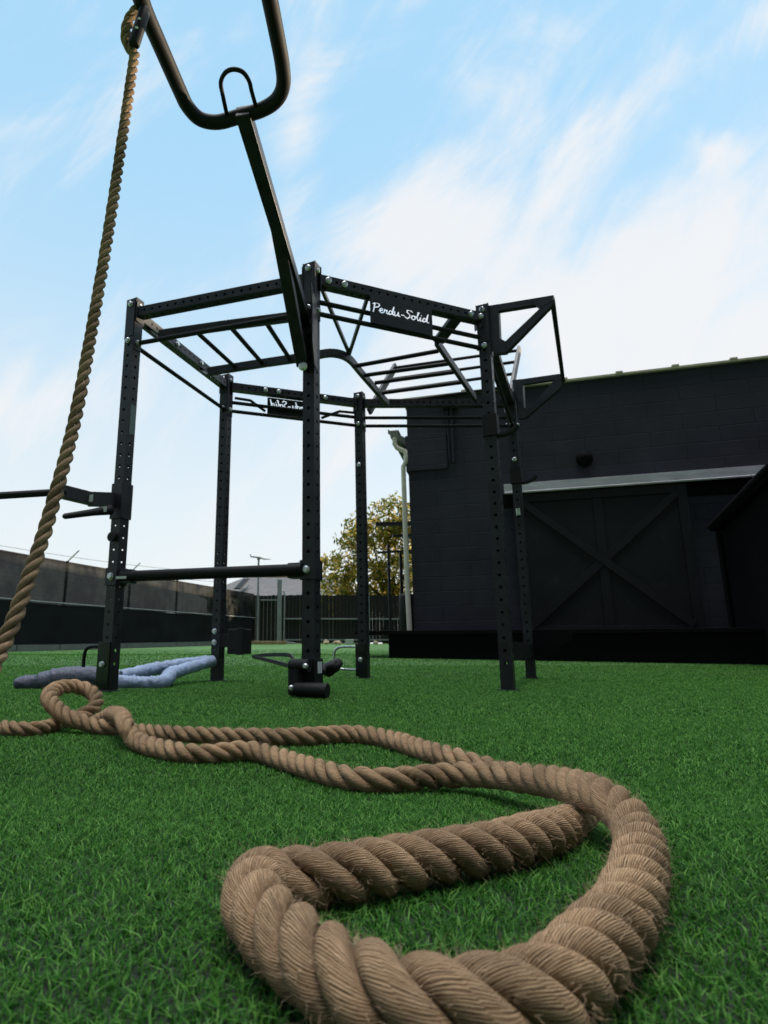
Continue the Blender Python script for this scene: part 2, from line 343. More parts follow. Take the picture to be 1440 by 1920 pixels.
def turf_mat():
    m = bpy.data.materials.new('turf_backing'); m.use_nodes = True; t = m.node_tree; b = t.nodes['Principled BSDF']
    tc = t.nodes.new('ShaderNodeTexCoord')
    n = t.nodes.new('ShaderNodeTexNoise'); n.inputs['Scale'].default_value = 70; n.inputs['Detail'].default_value = 6; t.links.new(tc.outputs['Object'], n.inputs['Vector'])
    n2 = t.nodes.new('ShaderNodeTexNoise'); n2.inputs['Scale'].default_value = .6; n2.inputs['Detail'].default_value = 4; t.links.new(tc.outputs['Object'], n2.inputs['Vector'])
    cr = t.nodes.new('ShaderNodeValToRGB'); e = cr.color_ramp.elements; e[0].position = .35; e[1].position = .68
    e[0].color = (.050, .140, .038, 1); e[1].color = (.13, .27, .075, 1)
    t.links.new(n.outputs['Fac'], cr.inputs[0])
    mr = t.nodes.new('ShaderNodeMapRange'); mr.inputs[1].default_value = .3; mr.inputs[2].default_value = .7; mr.inputs[3].default_value = .85; mr.inputs[4].default_value = 1.15
    t.links.new(n2.outputs['Fac'], mr.inputs[0])
    mul = t.nodes.new('ShaderNodeMix'); mul.data_type = 'RGBA'; mul.blend_type = 'MULTIPLY'; mul.inputs[0].default_value = 1
    t.links.new(cr.outputs[0], mul.inputs[6]); t.links.new(mr.outputs[0], mul.inputs[7]); 
    # dark crumb infill shows between the modelled blades; farther out the sheet itself carries the pile
    sp = t.nodes.new('ShaderNodeSeparateXYZ'); t.links.new(tc.outputs['Object'], sp.inputs[0])
    mr2 = t.nodes.new('ShaderNodeMapRange'); mr2.inputs[1].default_value = 3.0; mr2.inputs[2].default_value = 9.5; t.links.new(sp.outputs[1], mr2.inputs[0])
    mz = t.nodes.new('ShaderNodeMix'); mz.data_type = 'RGBA'; mz.inputs[6].default_value = (.006, .014, .004, 1)
    def tm(op, a, b_):
        q = t.nodes.new('ShaderNodeMath'); q.operation = op
        for i_, x_ in enumerate((a, b_)):
            if x_ is None: continue
            if isinstance(x_, (int, float)): q.inputs[i_].default_value = x_
            else: t.links.new(x_, q.inputs[i_])
        return q.outputs[0]
    offs = tm('SUBTRACT', tm('ABSOLUTE', tm('SUBTRACT', sp.outputs[0], tm('MULTIPLY', sp.outputs[1], .12)), None), tm('MULTIPLY', sp.outputs[1], .68))
    mr3 = t.nodes.new('ShaderNodeMapRange'); mr3.inputs[1].default_value = .30; mr3.inputs[2].default_value = .55; t.links.new(offs, mr3.inputs[0])
    t.links.new(tm('MAXIMUM', mr2.outputs[0], mr3.outputs[0]), mz.inputs[0]); t.links.new(mul.outputs[2], mz.inputs[7])
    t.links.new(mz.outputs[2], b.inputs['Base Color'])
    b.inputs['Roughness'].default_value = .85
    bp = t.nodes.new('ShaderNodeBump'); bp.inputs['Strength'].default_value = .8; bp.inputs['Distance'].default_value = .01
    t.links.new(n.outputs['Fac'], bp.inputs['Height']); t.links.new(bp.outputs[0], b.inputs['Normal'])
    return m
M['turf'] = turf_mat()

def rope_mat(name, dark, mid, lite):
    m = bpy.data.materials.new(name); m.use_nodes = True; t = m.node_tree; b = t.nodes['Principled BSDF']
    uv = t.nodes.new('ShaderNodeUVMap'); uv.uv_map = 'strand'
    mp = t.nodes.new('ShaderNodeMapping'); t.links.new(uv.outputs[0], mp.inputs[0])
    wob = t.nodes.new('ShaderNodeTexNoise'); wob.inputs['Scale'].default_value = 2.2; wob.inputs['Detail'].default_value = 3; t.links.new(mp.outputs[0], wob.inputs['Vector'])
    wv = t.nodes.new('ShaderNodeTexWave'); wv.bands_direction = 'X'; wv.inputs['Scale'].default_value = .318; wv.inputs['Distortion'].default_value = 7.0
    wv.inputs['Detail'].default_value = 3; wv.inputs['Detail Scale'].default_value = .9; t.links.new(mp.outputs[0], wv.inputs['Vector'])
    # fibres: noise stretched along the yarns
    mp2 = t.nodes.new('ShaderNodeMapping'); mp2.inputs['Scale'].default_value = (1.6, .30, 1); t.links.new(uv.outputs[0], mp2.inputs[0])
    nf = t.nodes.new('ShaderNodeTexNoise'); nf.inputs['Scale'].default_value = 1.5; nf.inputs['Detail'].default_value = 6; nf.inputs['Roughness'].default_value = .7; t.links.new(mp2.outputs[0], nf.inputs['Vector'])
    tc = t.nodes.new('ShaderNodeTexCoord'); nb = t.nodes.new('ShaderNodeTexNoise'); nb.inputs['Scale'].default_value = 9; nb.inputs['Detail'].default_value = 4; t.links.new(tc.outputs['Object'], nb.inputs['Vector'])
    h = t.nodes.new('ShaderNodeMath'); h.operation = 'MULTIPLY_ADD'; h.inputs[1].default_value = .30; t.links.new(wv.outputs['Fac'], h.inputs[0]); t.links.new(nf.outputs['Fac'], h.inputs[2])
    cr = t.nodes.new('ShaderNodeValToRGB'); e = cr.color_ramp.elements; e[0].position = .40; e[1].position = .86
    e[0].color = dark+(1,); e[1].color = lite+(1,); k = e.new(.57); k.color = mid+(1,)
    t.links.new(h.outputs[0], cr.inputs[0])
    mr = t.nodes.new('ShaderNodeMapRange'); mr.inputs[1].default_value = .3; mr.inputs[2].default_value = .7; mr.inputs[3].default_value = .55; mr.inputs[4].default_value = 1.3; t.links.new(nb.outputs['Fac'], mr.inputs[0])
    mul = t.nodes.new('ShaderNodeMix'); mul.data_type = 'RGBA'; mul.blend_type = 'MULTIPLY'; mul.inputs[0].default_value = 1
    t.links.new(cr.outputs[0], mul.inputs[6]); t.links.new(mr.outputs[0], mul.inputs[7]); t.links.new(mul.outputs[2], b.inputs['Base Color'])
    b.inputs['Roughness'].default_value = .85; b.inputs['Specular IOR Level'].default_value = .25
    bp = t.nodes.new('ShaderNodeBump'); bp.inputs['Strength'].default_value = .9; bp.inputs['Distance'].default_value = .0032
    t.links.new(h.outputs[0], bp.inputs['Height']); t.links.new(bp.outputs[0], b.inputs['Normal'])
    return m
M['rope'] = rope_mat('manila_rope', (.018, .008, .003), (.29, .168, .084), (.68, .465, .285))
M['ropeh'] = rope_mat('manila_climbing_rope', (.07, .04, .02), (.31, .20, .115), (.52, .36, .23))
M['fuzz'] = mat('rope_fibre', (.48, .33, .21), .8, 0, .25, 40)

# ------------------------------------------------------------------ ground
def build_ground():
    xs = np.unique(np.concatenate([np.linspace(-6, 8, 57), np.linspace(-60, 60, 49), [-600, -300, -150, 150, 300, 600]]))
    ys = np.unique(np.concatenate([np.linspace(-1, 2, 31), np.linspace(2, 12, 31), np.linspace(12, 60, 25), [-300, -100, -30, -10, -4, 100, 200, 400, 900]]))
    vs = [(x, y, ground_z(x, y)) for y in ys for x in xs]; nx = len(xs)
    fs = [(j*nx+i, j*nx+i+1, (j+1)*nx+i+1, (j+1)*nx+i) for j in range(len(ys)-1) for i in range(nx-1)]
    mb = MB(); mb.add(vs, fs, 0, True); o = mb.build('ground', M['turf']); tag(o, kind='structure')
build_ground()

def blades(bands, name):
    V = []; Q = []; T = []; base = 0
    for (y0, y1, dens, h0, h1, wd) in bands:
        area = ((y1*1.9+1.4)+(y0*1.9+1.4))/2*(y1-y0)
        n = int(area*dens)
        y = rng.uniform(y0, y1, n); x = rng.uniform(-.58*y1-.6, .82*y1+.6, n)
        keep = (x > -.56*y-.5) & (x < .80*y+.5); x, y = x[keep], y[keep]; n = len(x)
        z = np.array([ground_z(a, b) for a, b in zip(x, y)])
        az = rng.uniform(0, 2*PI, n); h = rng.uniform(h0, h1, n); wv = wd*rng.uniform(.7, 1.3, n); lean = rng.normal(.3, .35, n)*h
        dx, dy = np.cos(az), np.sin(az); sx, sy = -dy, dx
        curl = rng.uniform(.3, 1.9, n)*h
        P = np.zeros((n, 5, 3))
        for k, (fr, hh, wk) in enumerate([(0, 0, 1), (0, 0, -1), (.35, .62, -.85), (.35, .62, .85)]):
            P[:, k, 0] = x+dx*lean*fr+sx*wv*wk/2; P[:, k, 1] = y+dy*lean*fr+sy*wv*wk/2; P[:, k, 2] = z-.002+h*hh
        P[:, 4, 0] = x+dx*(lean+curl*.6); P[:, 4, 1] = y+dy*(lean+curl*.6); P[:, 4, 2] = z+h*(1-.25*np.abs(curl/h)*.6)
        idx = base+np.arange(n)*5
        Q.append(np.stack([idx, idx+1, idx+2, idx+3], 1)); T.append(np.stack([idx+3, idx+2, idx+4], 1)); V.append(P.reshape(-1, 3)); base += n*5
    V = np.concatenate(V); Q = np.concatenate(Q); T = np.concatenate(T)
    me = bpy.data.meshes.new(name)
    me.vertices.add(len(V)); me.vertices.foreach_set('co', V.ravel().astype(np.float32))
    nl = Q.size+T.size; me.loops.add(nl); me.loops.foreach_set('vertex_index', np.concatenate([Q.ravel(), T.ravel()]).astype(np.int32))
    me.polygons.add(len(Q)+len(T))
    st = np.concatenate([np.arange(len(Q))*4, Q.size+np.arange(len(T))*3]); me.polygons.foreach_set('loop_start', st.astype(np.int32))
    me.update(calc_edges=True); me.polygons.foreach_set('use_smooth', np.ones(len(Q)+len(T), bool))
    me.materials.append(M['blade'])
    o = bpy.data.objects.new(name, me); col.objects.link(o)
    return tag(o, 'short curled green blades of the artificial turf lawn', 'grass', kind='stuff')
blades([(.18, .8, 120000, .005, .0115, .0015), (.8, 1.3, 105000, .006, .012, .0018), (1.3, 2.4, 52000, .007, .014, .0026), (2.4, 4.6, 20000, .008, .015, .0038), (4.6, 7.0, 6500, .008, .015, .0055), (7.0, 10.0, 2000, .007, .013, .008), (10, 14, 350, .005, .011, .012)], 'artificial_grass')

# ------------------------------------------------------------------ ropes
def rope_mesh(pts, rad, name, mats, parent=None, per=10, lay=2.6, seg=14, ph0=0.0, fuzz=0, fuzzlen=.012, step=.0035, fray=0):
    """three-strand right-laid rope swept along pts; rad: one radius per point"""
    P = np.array(spline([list(p)+[r] for p, r in zip(pts, rad)], per))
    d = np.r_[0, np.cumsum(np.linalg.norm(np.diff(P[:, :3], axis=0), axis=1))]
    n = int(d[-1]/step)+2; s = np.linspace(0, d[-1], n)
    C = np.stack([np.interp(s, d, P[:, k]) for k in range(3)], 1); RR = np.interp(s, d, P[:, 3])
    for _ in range(3): C[1:-1] = (C[:-2]+2*C[1:-1]+C[2:])/4
    T = np.gradient(C, axis=0); T /= np.linalg.norm(T, axis=1)[:, None]
    U = np.zeros_like(T); u = np.cross(T[0], [0, 0, 1.]); u /= np.linalg.norm(u)
    for i in range(n):
        u = u-T[i]*u.dot(T[i]); u /= np.linalg.norm(u); U[i] = u
    W = np.cross(T, U)
    lay_ = np.interp(RR, [.0222, .0252], [lay, lay*.80]); tw = ph0+np.r_[0, np.cumsum(2*PI*np.diff(s)/(lay_[:-1]*2*RR[:-1]))]
    tw += np.array([.5*mnoise.noise((a*6, 3.3, 1.7)) for a in s])
    verts = []; faces = []; uvs = []
    ang = np.linspace(0, 2*PI, seg, endpoint=False); off = 0
    for k in range(3):
        a = tw+k*2*PI/3
        jit = np.array([1+.16*mnoise.noise((q*14, k*7.1, 2.2)) for q in s])
        rc = .575*RR; rs = .458*RR*jit
        cen = C+U*(np.cos(a)*rc)[:, None]+W*(np.sin(a)*rc)[:, None]
        ts = np.gradient(cen, axis=0); ts /= np.linalg.norm(ts, axis=1)[:, None]
        e1 = U*np.cos(a)[:, None]+W*np.sin(a)[:, None]; e1 -= ts*(e1*ts).sum(1)[:, None]; e1 /= np.linalg.norm(e1, axis=1)[:, None]; e2 = np.cross(ts, e1)
        ring = cen[:, None, :]+rs[:, None, None]*(np.cos(ang)[None, :, None]*e1[:, None, :]+np.sin(ang)[None, :, None]*e2[:, None, :])
        verts.append(ring.reshape(-1, 3))
        I = np.arange(n-1)[:, None]*seg+np.arange(seg)[None, :]; J = np.arange(n-1)[:, None]*seg+(np.arange(seg)[None, :]+1) % seg
        f = np.stack([I, J, J+seg, I+seg], -1).reshape(-1, 4)+off; faces.append(f)
        # yarn coordinate: yarns run back against the lay of the strand
        YN = 32; y0 = ang[None, :]/(2*PI)*YN; sl = -(tw/(2*PI))[:, None]*YN*2.4
        y1 = (ang+2*PI/seg)[None, :]/(2*PI)*YN
        uu = np.broadcast_to(y0, (n, seg))-sl; ub = np.broadcast_to(y1, (n, seg))-sl
        vv = np.broadcast_to((s/RR.mean()*4)[:, None], (n, seg))
        q = np.stack([np.stack([uu[:-1], vv[:-1]], -1), np.stack([ub[:-1], vv[:-1]], -1), np.stack([ub[1:], vv[1:]], -1), np.stack([uu[1:], vv[1:]], -1)], 2)
        uvs.append(q.reshape(-1, 2)+k*37.7); off += n*seg
        for end, base in ((0, off-n*seg), (1, off-seg)): pass
    V = np.concatenate(verts); Fq = np.concatenate(faces); UVs = np.concatenate(uvs)
    nf = len(Fq); FV = []; FT = []
    if fuzz:
        m = fuzz; i = rng.integers(2, n-2, m); th = rng.uniform(0, 2*PI, m)
        rel = rng.uniform(.86, 1.03, m)
        nr = U[i]*np.cos(th)[:, None]+W[i]*np.sin(th)[:, None]
        p0 = C[i]+nr*(RR[i]*.90*rel)[:, None]
        dr = nr*rng.uniform(.15, 1.0, m)[:, None]+T[i]*rng.normal(0, .9, m)[:, None]+rng.normal(0, .45, (m, 3)); dr /= np.linalg.norm(dr, axis=1)[:, None]
        ln = fuzzlen*rng.uniform(.35, 1.0, m)**1.5*(RR[i]/.03)
        p1 = p0+dr*ln[:, None]*.55; p2 = p0+dr*ln[:, None]+rng.normal(0, .5, (m, 3))*ln[:, None]*.8
        side = np.cross(dr, rng.normal(0, 1, (m, 3))); side /= np.linalg.norm(side, axis=1)[:, None]; wd = .00018*(RR[i]/.03)
        p = np.stack([p0-side*wd[:, None], p0+side*wd[:, None], p1+side*wd[:, None]*.8, p1-side*wd[:, None]*.8, p2], 1).reshape(-1, 3)
        b = len(V)+np.arange(m)*5; FV = np.stack([b, b+1, b+2, b+3], 1); FT = np.stack([b+3, b+2, b+4], 1); V = np.concatenate([V, p])
    me = bpy.data.meshes.new(name)
    Qa = np.concatenate([Fq, FV]) if fuzz else Fq; Ta = FT if fuzz else np.zeros((0, 3), int)
    # close the strand ends
    caps = []
    for k in range(3):
        caps.append(k*n*seg+np.arange(seg)[::-1]); caps.append(k*n*seg+(n-1)*seg+np.arange(seg))
    me.vertices.add(len(V)); me.vertices.foreach_set('co', V.ravel().astype(np.float32))
    loops = np.concatenate([Qa.ravel(), Ta.ravel()]+[c for c in caps]).astype(np.int32)
    me.loops.add(len(loops)); me.loops.foreach_set('vertex_index', loops)
    st = np.concatenate([np.arange(len(Qa))*4, Qa.size+np.arange(len(Ta))*3, Qa.size+Ta.size+np.arange(6)*seg]).astype(np.int32)
    me.polygons.add(len(st)); me.polygons.foreach_set('loop_start', st)
    mi = np.zeros(len(st), np.int32); mi[nf:len(Qa)+len(Ta)] = 1
    me.update(calc_edges=True)
    me.polygons.foreach_set('material_index', mi); me.polygons.foreach_set('use_smooth', np.ones(len(st), bool))
    uvl = me.uv_layers.new(name='strand'); full = np.zeros((len(loops), 2), np.float32); full[:len(UVs)] = UVs; uvl.data.foreach_set('uv', full.ravel())
    for q in mats: me.materials.append(q)
    o = bpy.data.objects.new(name, me); col.objects.link(o)
    if parent: o.parent = parent; o.matrix_parent_inverse = abs_mat(parent).inverted()
    return o
GR = .006
# centreline of the big rope on the turf: (u, v, radius, lift above resting height)  from its free end to the left of the frame
heavy = [(172,1356,0.022,0), (190,1350,0.024,.005), (210,1338,0.0218,.035), (227,1342,0.0218,.045), (236,1362,0.0224,.032), (248,1383,0.0224,.008), (270,1396,0.0224,0), (310,1406,0.0224,0), (355,1413,0.0218,0),
  (400,1413,0.0216,0), (440,1408,0.0214,.003), (480,1409,0.0214,.003), (530,1424,0.0214,0), (590,1443,0.0214,0), (650,1458,0.0215,0), (710,1463,0.0216,0), (770,1460,0.0216,.002), (830,1454,0.0218,.006),
  (900,1452,0.0218,.014), (970,1457,0.0224,.022), (1040,1467,0.0228,.028), (1095,1482,0.0232,.030), (1143,1503,0.0238,.028), (1183,1540,0.0242,.016), (1200,1590,0.0245,.005), (1195,1650,0.0248,0), (1168,1715,0.025,0),
  (1115,1775,0.0252,0), (1048,1846,0.0252,0), (955,1884,0.0255,0), (850,1893,0.0258,0), (745,1880,0.0258,0), (640,1836,0.0258,0), (550,1775,0.0258,0), (486,1712,0.0258,.002), (474,1672,0.0255,.002), (502,1646,0.0252,0), (575,1643,0.025,0),
  (650,1636,0.0248,0), (750,1618,0.0245,0), (850,1600,0.0245,0), (950,1582,0.0245,0), (1030,1560,0.0242,-.002), (1080,1538,0.0228,-.012), (1105,1512,0.0218,-.018), (1090,1490,0.0214,-.018), (1040,1474,0.024,-.016), (970,1457,0.022,-.012), (905,1437,0.022,-.006),
  (860,1424,0.0225,0), (800,1408,0.023,0), (745,1390,0.0235,0), (690,1379,0.024,0), (640,1377,0.024,0), (580,1381,0.024,0), (500,1382,0.023,0), (420,1380,0.0225,0), (340,1377,0.022,0), (280,1373,0.022,-.004), (235,1370,0.0215,-.008), (200,1365,0.022,0)]
pts = [on_ground(u, v, max(r+l, .008)+GR*.5) for u, v, r, l in heavy]; rad = [h_[2] for h_ in heavy]
loop = [(165,1357,1.93,.023), (135,1348,1.94,.024), (108,1330,1.97,.025), (91,1308,2.02,.0255), (105,1292,2.10,.025), (135,1287,2.16,.024), (163,1293,2.17,.024), (180,1308,2.14,.0235), (176,1328,2.09,.023), (150,1342,2.04,.022), (115,1354,2.02,.022)]
pts += [at_y(u, v, y) for u, v, y, r in loop]; rad += [l[3] for l in loop]
tail = [(75,1366,.021,0), (30,1367,.0215,0), (0,1364,.022,0), (-60,1362,.022,0), (-160,1362,.022,0), (-300,1372,.022,0)]
pts += [on_ground(u, v, r+l+GR*.5) for u, v, r, l in tail]; rad += [t_[2] for t_ in tail]
for i, p in enumerate(pts):
    p.z = max(p.z, ground_z(p.x, p.y)+.006)
big = rope_mesh(pts, rad, 'battle_rope', [M['rope'], M['fuzz']], per=10, lay=2.6, seg=20, fuzz=60000, fuzzlen=.017, ph0=.6)
tag(big, 'thick hairy brown manila rope snaking in a big loop across the turf in front', 'rope')

# climbing rope hung from the bar
ZU = 2.40
hook = on_z(262, 8, ZU)
hr = thing('climbing_rope', (hook.x, hook.y, 0), 'thinner tan climbing rope hanging taut from the black bar on the left', 'rope')
rp = [at_y(253, 98, 1.655), at_y(236, 215, 1.635), at_y(205, 425, 1.60), at_y(172, 620, 1.55), at_y(140, 790, 1.49), at_y(95, 960, 1.42), at_y(52, 1090, 1.36), at_y(12, 1195, 1.31), at_y(-60, 1320, 1.24)]
gp = on_ground(-200, 1420, .025); rp += [gp, on_ground(-420, 1400, .024), on_ground(-700, 1380, .024)]
rope_mesh(rp, [.0165]*4+[.0172]*3+[.0178]*5, 'rope', [M['ropeh'], M['fuzz']], hr, per=10, lay=3.0, seg=14, fuzz=2500, fuzzlen=.010, step=.003)
# the eye at the top: the rope folds back on itself and runs through a sleeve
ey = [at_y(250, 100, 1.66), at_y(238, 78, 1.66), at_y(238, 50, 1.655), at_y(250, 24, 1.65), at_y(262, 14, 1.65)]
rope_mesh(ey, [.0165, .019, .0185, .016, .014], 'eye_loop', [M['ropeh'], M['fuzz']], hr, per=8, lay=2.9, seg=12, fuzz=250, fuzzlen=.01)
sl = MB(); a, b = at_y(272, 18, 1.63), at_y(251, 84, 1.63); sl.tube([a, a.lerp(b, .03), a.lerp(b, .5), a.lerp(b, .97), b], [.016, .0185, .019, .0185, .0165], 18)
sleeve = sl.build('sleeve', M['rubber'], hr)
q = MB()
dv = (b-a).normalized(); front = Vector((0, -1, -.6)).normalized()
for t_ in (.35, .6): MB().disc_bolt(a.lerp(b, t_)+front*.017, front, .0055, .006, 0, 8).build('rivet', M['zinc'], sleeve)
cb = MB()
c0 = at_y(266, 12, 1.645); ring = []
for k in range(20):
    th = 2*PI*k/20; ring.append(c0+Vector((-.012, .0, .045))+Vector((.30, .1, .0)).normalized()*math.cos(th)*.022+Vector((-.15, .1, 1)).normalized()*math.sin(th)*.055)
cb.tube(ring, .006, 8, closed=True); cb.build('carabiner', M['pipe'], hr)

# ------------------------------------------------------------------ training rig
RIGH = 2.58
POST = dict(L=(-1.223, 3.774), C=(-.010, 3.373), R=(1.189, 3.844), R2=(1.848, 5.325), B2=(.435, 5.330), B1=(-.756, 4.952))
AA = R(-27); AX = Vector((math.cos(AA), math.sin(AA), 0)); BX = Vector((-math.sin(AA), math.cos(AA), 0))   # the posts' own axes
rig = thing('training_rig', (.3, 4.4, 0), 'large black steel training rig of six perforated posts with monkey bars on the turf', 'training rig')
HALF = .038
def perf_face(mb, o, dr, ac, L, wd, nrm, pitch, r, start, skip=(), m=0, depth=.005):
    """flat face of a square tube, punched with real round holes; o = start of the face's centre line"""
    segs = []; pos = start
    cells = []
    while pos+pitch/2 < L-.02: cells.append(pos); pos += pitch
    cells = [c for c in cells if not any(a <= c <= b for a, b in skip)]
    s0 = 0.0; hs = min(wd/2*.8, pitch/2*.95)
    def quad(a, b):
        if b-a > 1e-5: mb.add([o+dr*a-ac*wd/2, o+dr*b-ac*wd/2, o+dr*b+ac*wd/2, o+dr*a+ac*wd/2], [(0,1,2,3)], m)
    for c in cells:
        quad(s0, c-hs); s0 = c+hs
        oc = o+dr*c
        outer = [oc+dr*x+ac*y for x, y in ((hs,0),(hs,wd/2),(0,wd/2),(-hs,wd/2),(-hs,0),(-hs,-wd/2),(0,-wd/2),(hs,-wd/2))]
        inner = [oc+(dr*math.cos(k*PI/4)+ac*math.sin(k*PI/4))*r for k in range(8)]
        low = [p-nrm*depth for p in inner]
        mb.add(outer+inner+low, [(k, (k+1) % 8, 8+(k+1) % 8, 8+k) for k in range(8)]+[(8+k, 8+(k+1) % 8, 16+(k+1) % 8, 16+k) for k in range(8)], m)
    quad(s0, L)
def perf_tube(p0, p1, side, wd, up, ht, pitch, r, start, faces='suSU', skip=(), mb=None):
    mb = mb or MB(); p0, p1 = Vector(p0), Vector(p1); dr = (p1-p0).normalized(); L = (p1-p0).length
    for nrm, ac, hh, w_, key in ((side, up, wd/2, ht, 's'), (-side, up, wd/2, ht, 'S'), (up, side, ht/2, wd, 'u'), (-up, side, ht/2, wd, 'U')):
        if key in faces: perf_face(mb, p0+nrm*hh, dr, ac, L, w_, nrm, pitch, r, start, skip)
        else:
            o = p0+nrm*hh; mb.add([o-ac*w_/2, o+dr*L-ac*w_/2, o+dr*L+ac*w_/2, o+ac*w_/2], [(0,1,2,3)])
    mb.add([p0+side*wd/2*i+up*ht/2*j for i, j in ((-1,-1),(1,-1),(1,1),(-1,1))], [(0,1,2,3)])
    mb.add([p1+side*wd/2*i+up*ht/2*j for i, j in ((-1,-1),(1,-1),(1,1),(-1,1))], [(0,1,2,3)])
    return mb
def bolts(spots, parent, r=.019):
    for p, n in spots: MB().disc_bolt(p, n, r).build('bolt', M['zinc'], parent)
UP = Vector((0, 0, 1))
WF, NF = -BX, AX                                         # wide face towards the camera, narrow face to the right
posts = {}
for k, (x, y) in POST.items():
    mb = perf_tube((x, y, .004), (x, y, RIGH), AX, .076, BX, .076, .077, .0105, .16)
    mb.bbox((x, y, .006), AX*.06, BX*.06, UP*.005, .002)
    mb.bbox((x, y, RIGH+.003), AX*.0385, BX*.0385, UP*.004, .002)
    # collar plates where the beams bolt on
    mb.bbox(Vector((x, y, 2.44))+WF*.0405, AX*.038, BX*.0025, UP*.135, .001)
    mb.bbox(Vector((x, y, 2.40))+NF*.0405, BX*.038, AX*.0025, UP*.19, .001)
    mb.bbox(Vector((x, y, 2.44))-NF*.0405, BX*.038, AX*.0025, UP*.15, .001)
    posts[k] = mb.build('upright', M['steel'], rig)
    P = Vector((x, y, 0)); sp = []
    for z in (2.545, 2.275):
        sp.append((P+UP*z+WF*.043, WF)); sp.append((P+UP*(z-.01)+NF*.043, NF))
    sp.append((P+UP*2.28-NF*.043, -NF))
    bolts(sp, posts[k], .0165)
bolts([(Vector(POST['B1']+(0,))+UP*z+WF*.039+AX*-.008, WF) for z in (.30, .385)], posts['B1'], .02)
bolts([(Vector(POST['B2']+(0,))+UP*1.88+WF*.039, WF)], posts['B2'], .018)
bolts([(Vector(POST['R2']+(0,))+UP*1.93+WF*.039, WF)], posts['R2'], .018)
order = ['L', 'C', 'R', 'R2', 'B2', 'B1']; BZ = 2.487; beams = {}
for i, k in enumerate(order):
    k2 = order[(i+1) % 6]; a = Vector(POST[k]+(BZ,)); b = Vector(POST[k2]+(BZ,)); d = (b-a).normalized(); sd = d.cross(UP)
    mb = perf_tube(a+d*.042, b-d*.042, sd, .066, UP, .066, .060, .010, .055)
    for e, s_ in ((a+d*.046, 1), (b-d*.046, -1)): mb.bbox(e, d*.003, sd*.045, UP*.075, .001)
    beams[k+k2] = mb.build('crossbeam', M['steel'], rig)
    if k == 'C': bolts([(a+d*x+sd*.033, sd) for x in (.10, .21)]+[(b-d*x+sd*.033, sd) for x in (.05, .13)], beams[k+k2], .018)
    if k in ('B1', 'B2'):
        bolts([(a+d*x-sd*.033, -sd) for x in (.35, .47)]+[(b-d*x-sd*.033, -sd) for x in (.34, .46)], beams[k+k2], .018)
    for z in ((2.345, 2.265) if k in ('C', 'R2', 'B2') else (2.265,)):
        MB().tube([a.lerp(b, .03)+UP*(z-BZ), a.lerp(b, .97)+UP*(z-BZ)], .0155, 12).build('pull_up_bar', M['pipe'], rig)
def beam_pt(k, f, z, out=0.0):
    a, b = Vector(POST[k[0]]+(0,)), Vector(POST[k[1]]+(0,)); d = (b-a).normalized(); p = a.lerp(b, f); p.z = z
    return p+d.cross(UP)*out
# monkey-bar ladders: flat side rails and round rungs
def ladder(r0, r1, n, wd=.03, ht=.06, f0=.12, f1=.92, z=None):
    for r in (r0, r1):
        mb = MB()
        for a, b in zip(r, r[1:]): mb.beam(a, b, wd, ht, bv=.006)
        mb.build('ladder_rail', M['steel'], rig)
    def al(r, t):
        ls = [(Vector(b)-Vector(a)).length for a, b in zip(r, r[1:])]; q = t*sum(ls)
        for (a, b), l in zip(zip(r, r[1:]), ls):
            if q <= l+1e-6: return Vector(a).lerp(Vector(b), q/l)
            q -= l
    for i in range(n):
        t = f0+(f1-f0)*i/max(1, n-1)
        MB().tube([al(r0, t), al(r1, t)], .0165, 12).build('rung', M['pipe'], rig)
ZR = 2.385
fr = [on_z(298, 628, ZR), on_z(425, 610, ZR), on_z(556, 593, ZR)]
bk = [on_z(390, 697, ZR), on_z(500, 680, ZR), on_z(590, 667, ZR)]
ladder(fr, bk, 3, .03, .068, .27, .78)
# the inner rail bends towards the back of the rig
arc = [Vector(p) for p in spline([on_z(590, 667, ZR), on_z(622, 662, ZR), on_z(652, 671, ZR), on_z(678, 700, ZR), on_z(727, 757, ZR)], 5)]
mb = MB()
for a, b in zip(arc, arc[1:]): mb.beam(a, b+(b-a)*.04, .03, .062, bv=.004)
mb.build('ladder_rail', M['steel'], rig)
right = [on_z(818, 640, ZR), on_z(852, 690, ZR), on_z(890, 746, ZR)]
mb = MB()
for a, b in zip(right, right[1:]): mb.beam(a, b, .03, .062, bv=.004)
mb.build('ladder_rail', M['steel'], rig)
for (u0, v0, u1, v1) in ((668, 686, 822, 658), (682, 704, 848, 681), (703, 718, 856, 697), (716, 737, 872, 716)):
    MB().tube([on_z(u0, v0, ZR), on_z(u1, v1, ZR)], .0165, 12).build('rung', M['pipe'], rig)
# hangers between beam and ladder
for k, f, tgt in ((('C','R'), .05, on_z(655, 668, ZR)), (('C','R'), .30, on_z(655, 668, ZR)), (('C','R'), .80, on_z(818, 640, ZR)), (('C','R'), .40, on_z(655, 670, ZR))):
    if f == .40: continue
    MB().beam(beam_pt(k, f, BZ-.03), Vector(tgt)+UP*.02, .022, .03, bv=.003).build('hanger', M['steel'], rig)
MB().beam(beam_pt(('C','R'), .83, BZ-.03), on_z(822, 642, ZR), .09, .008, bv=.001).build('hanger', M['steel'], rig)
MB().beam(beam_pt(('L','B1'), .12, BZ-.03), on_z(300, 628, ZR)+Vector((0,0,-.03)), .05, .008, bv=.001).build('hanger', M['steel'], rig)
MB().beam(beam_pt(('L','B1'), .66, BZ-.03), on_z(392, 697, ZR)+Vector((0,0,-.03)), .05, .008, bv=.001).build('hanger', M['steel'], rig)
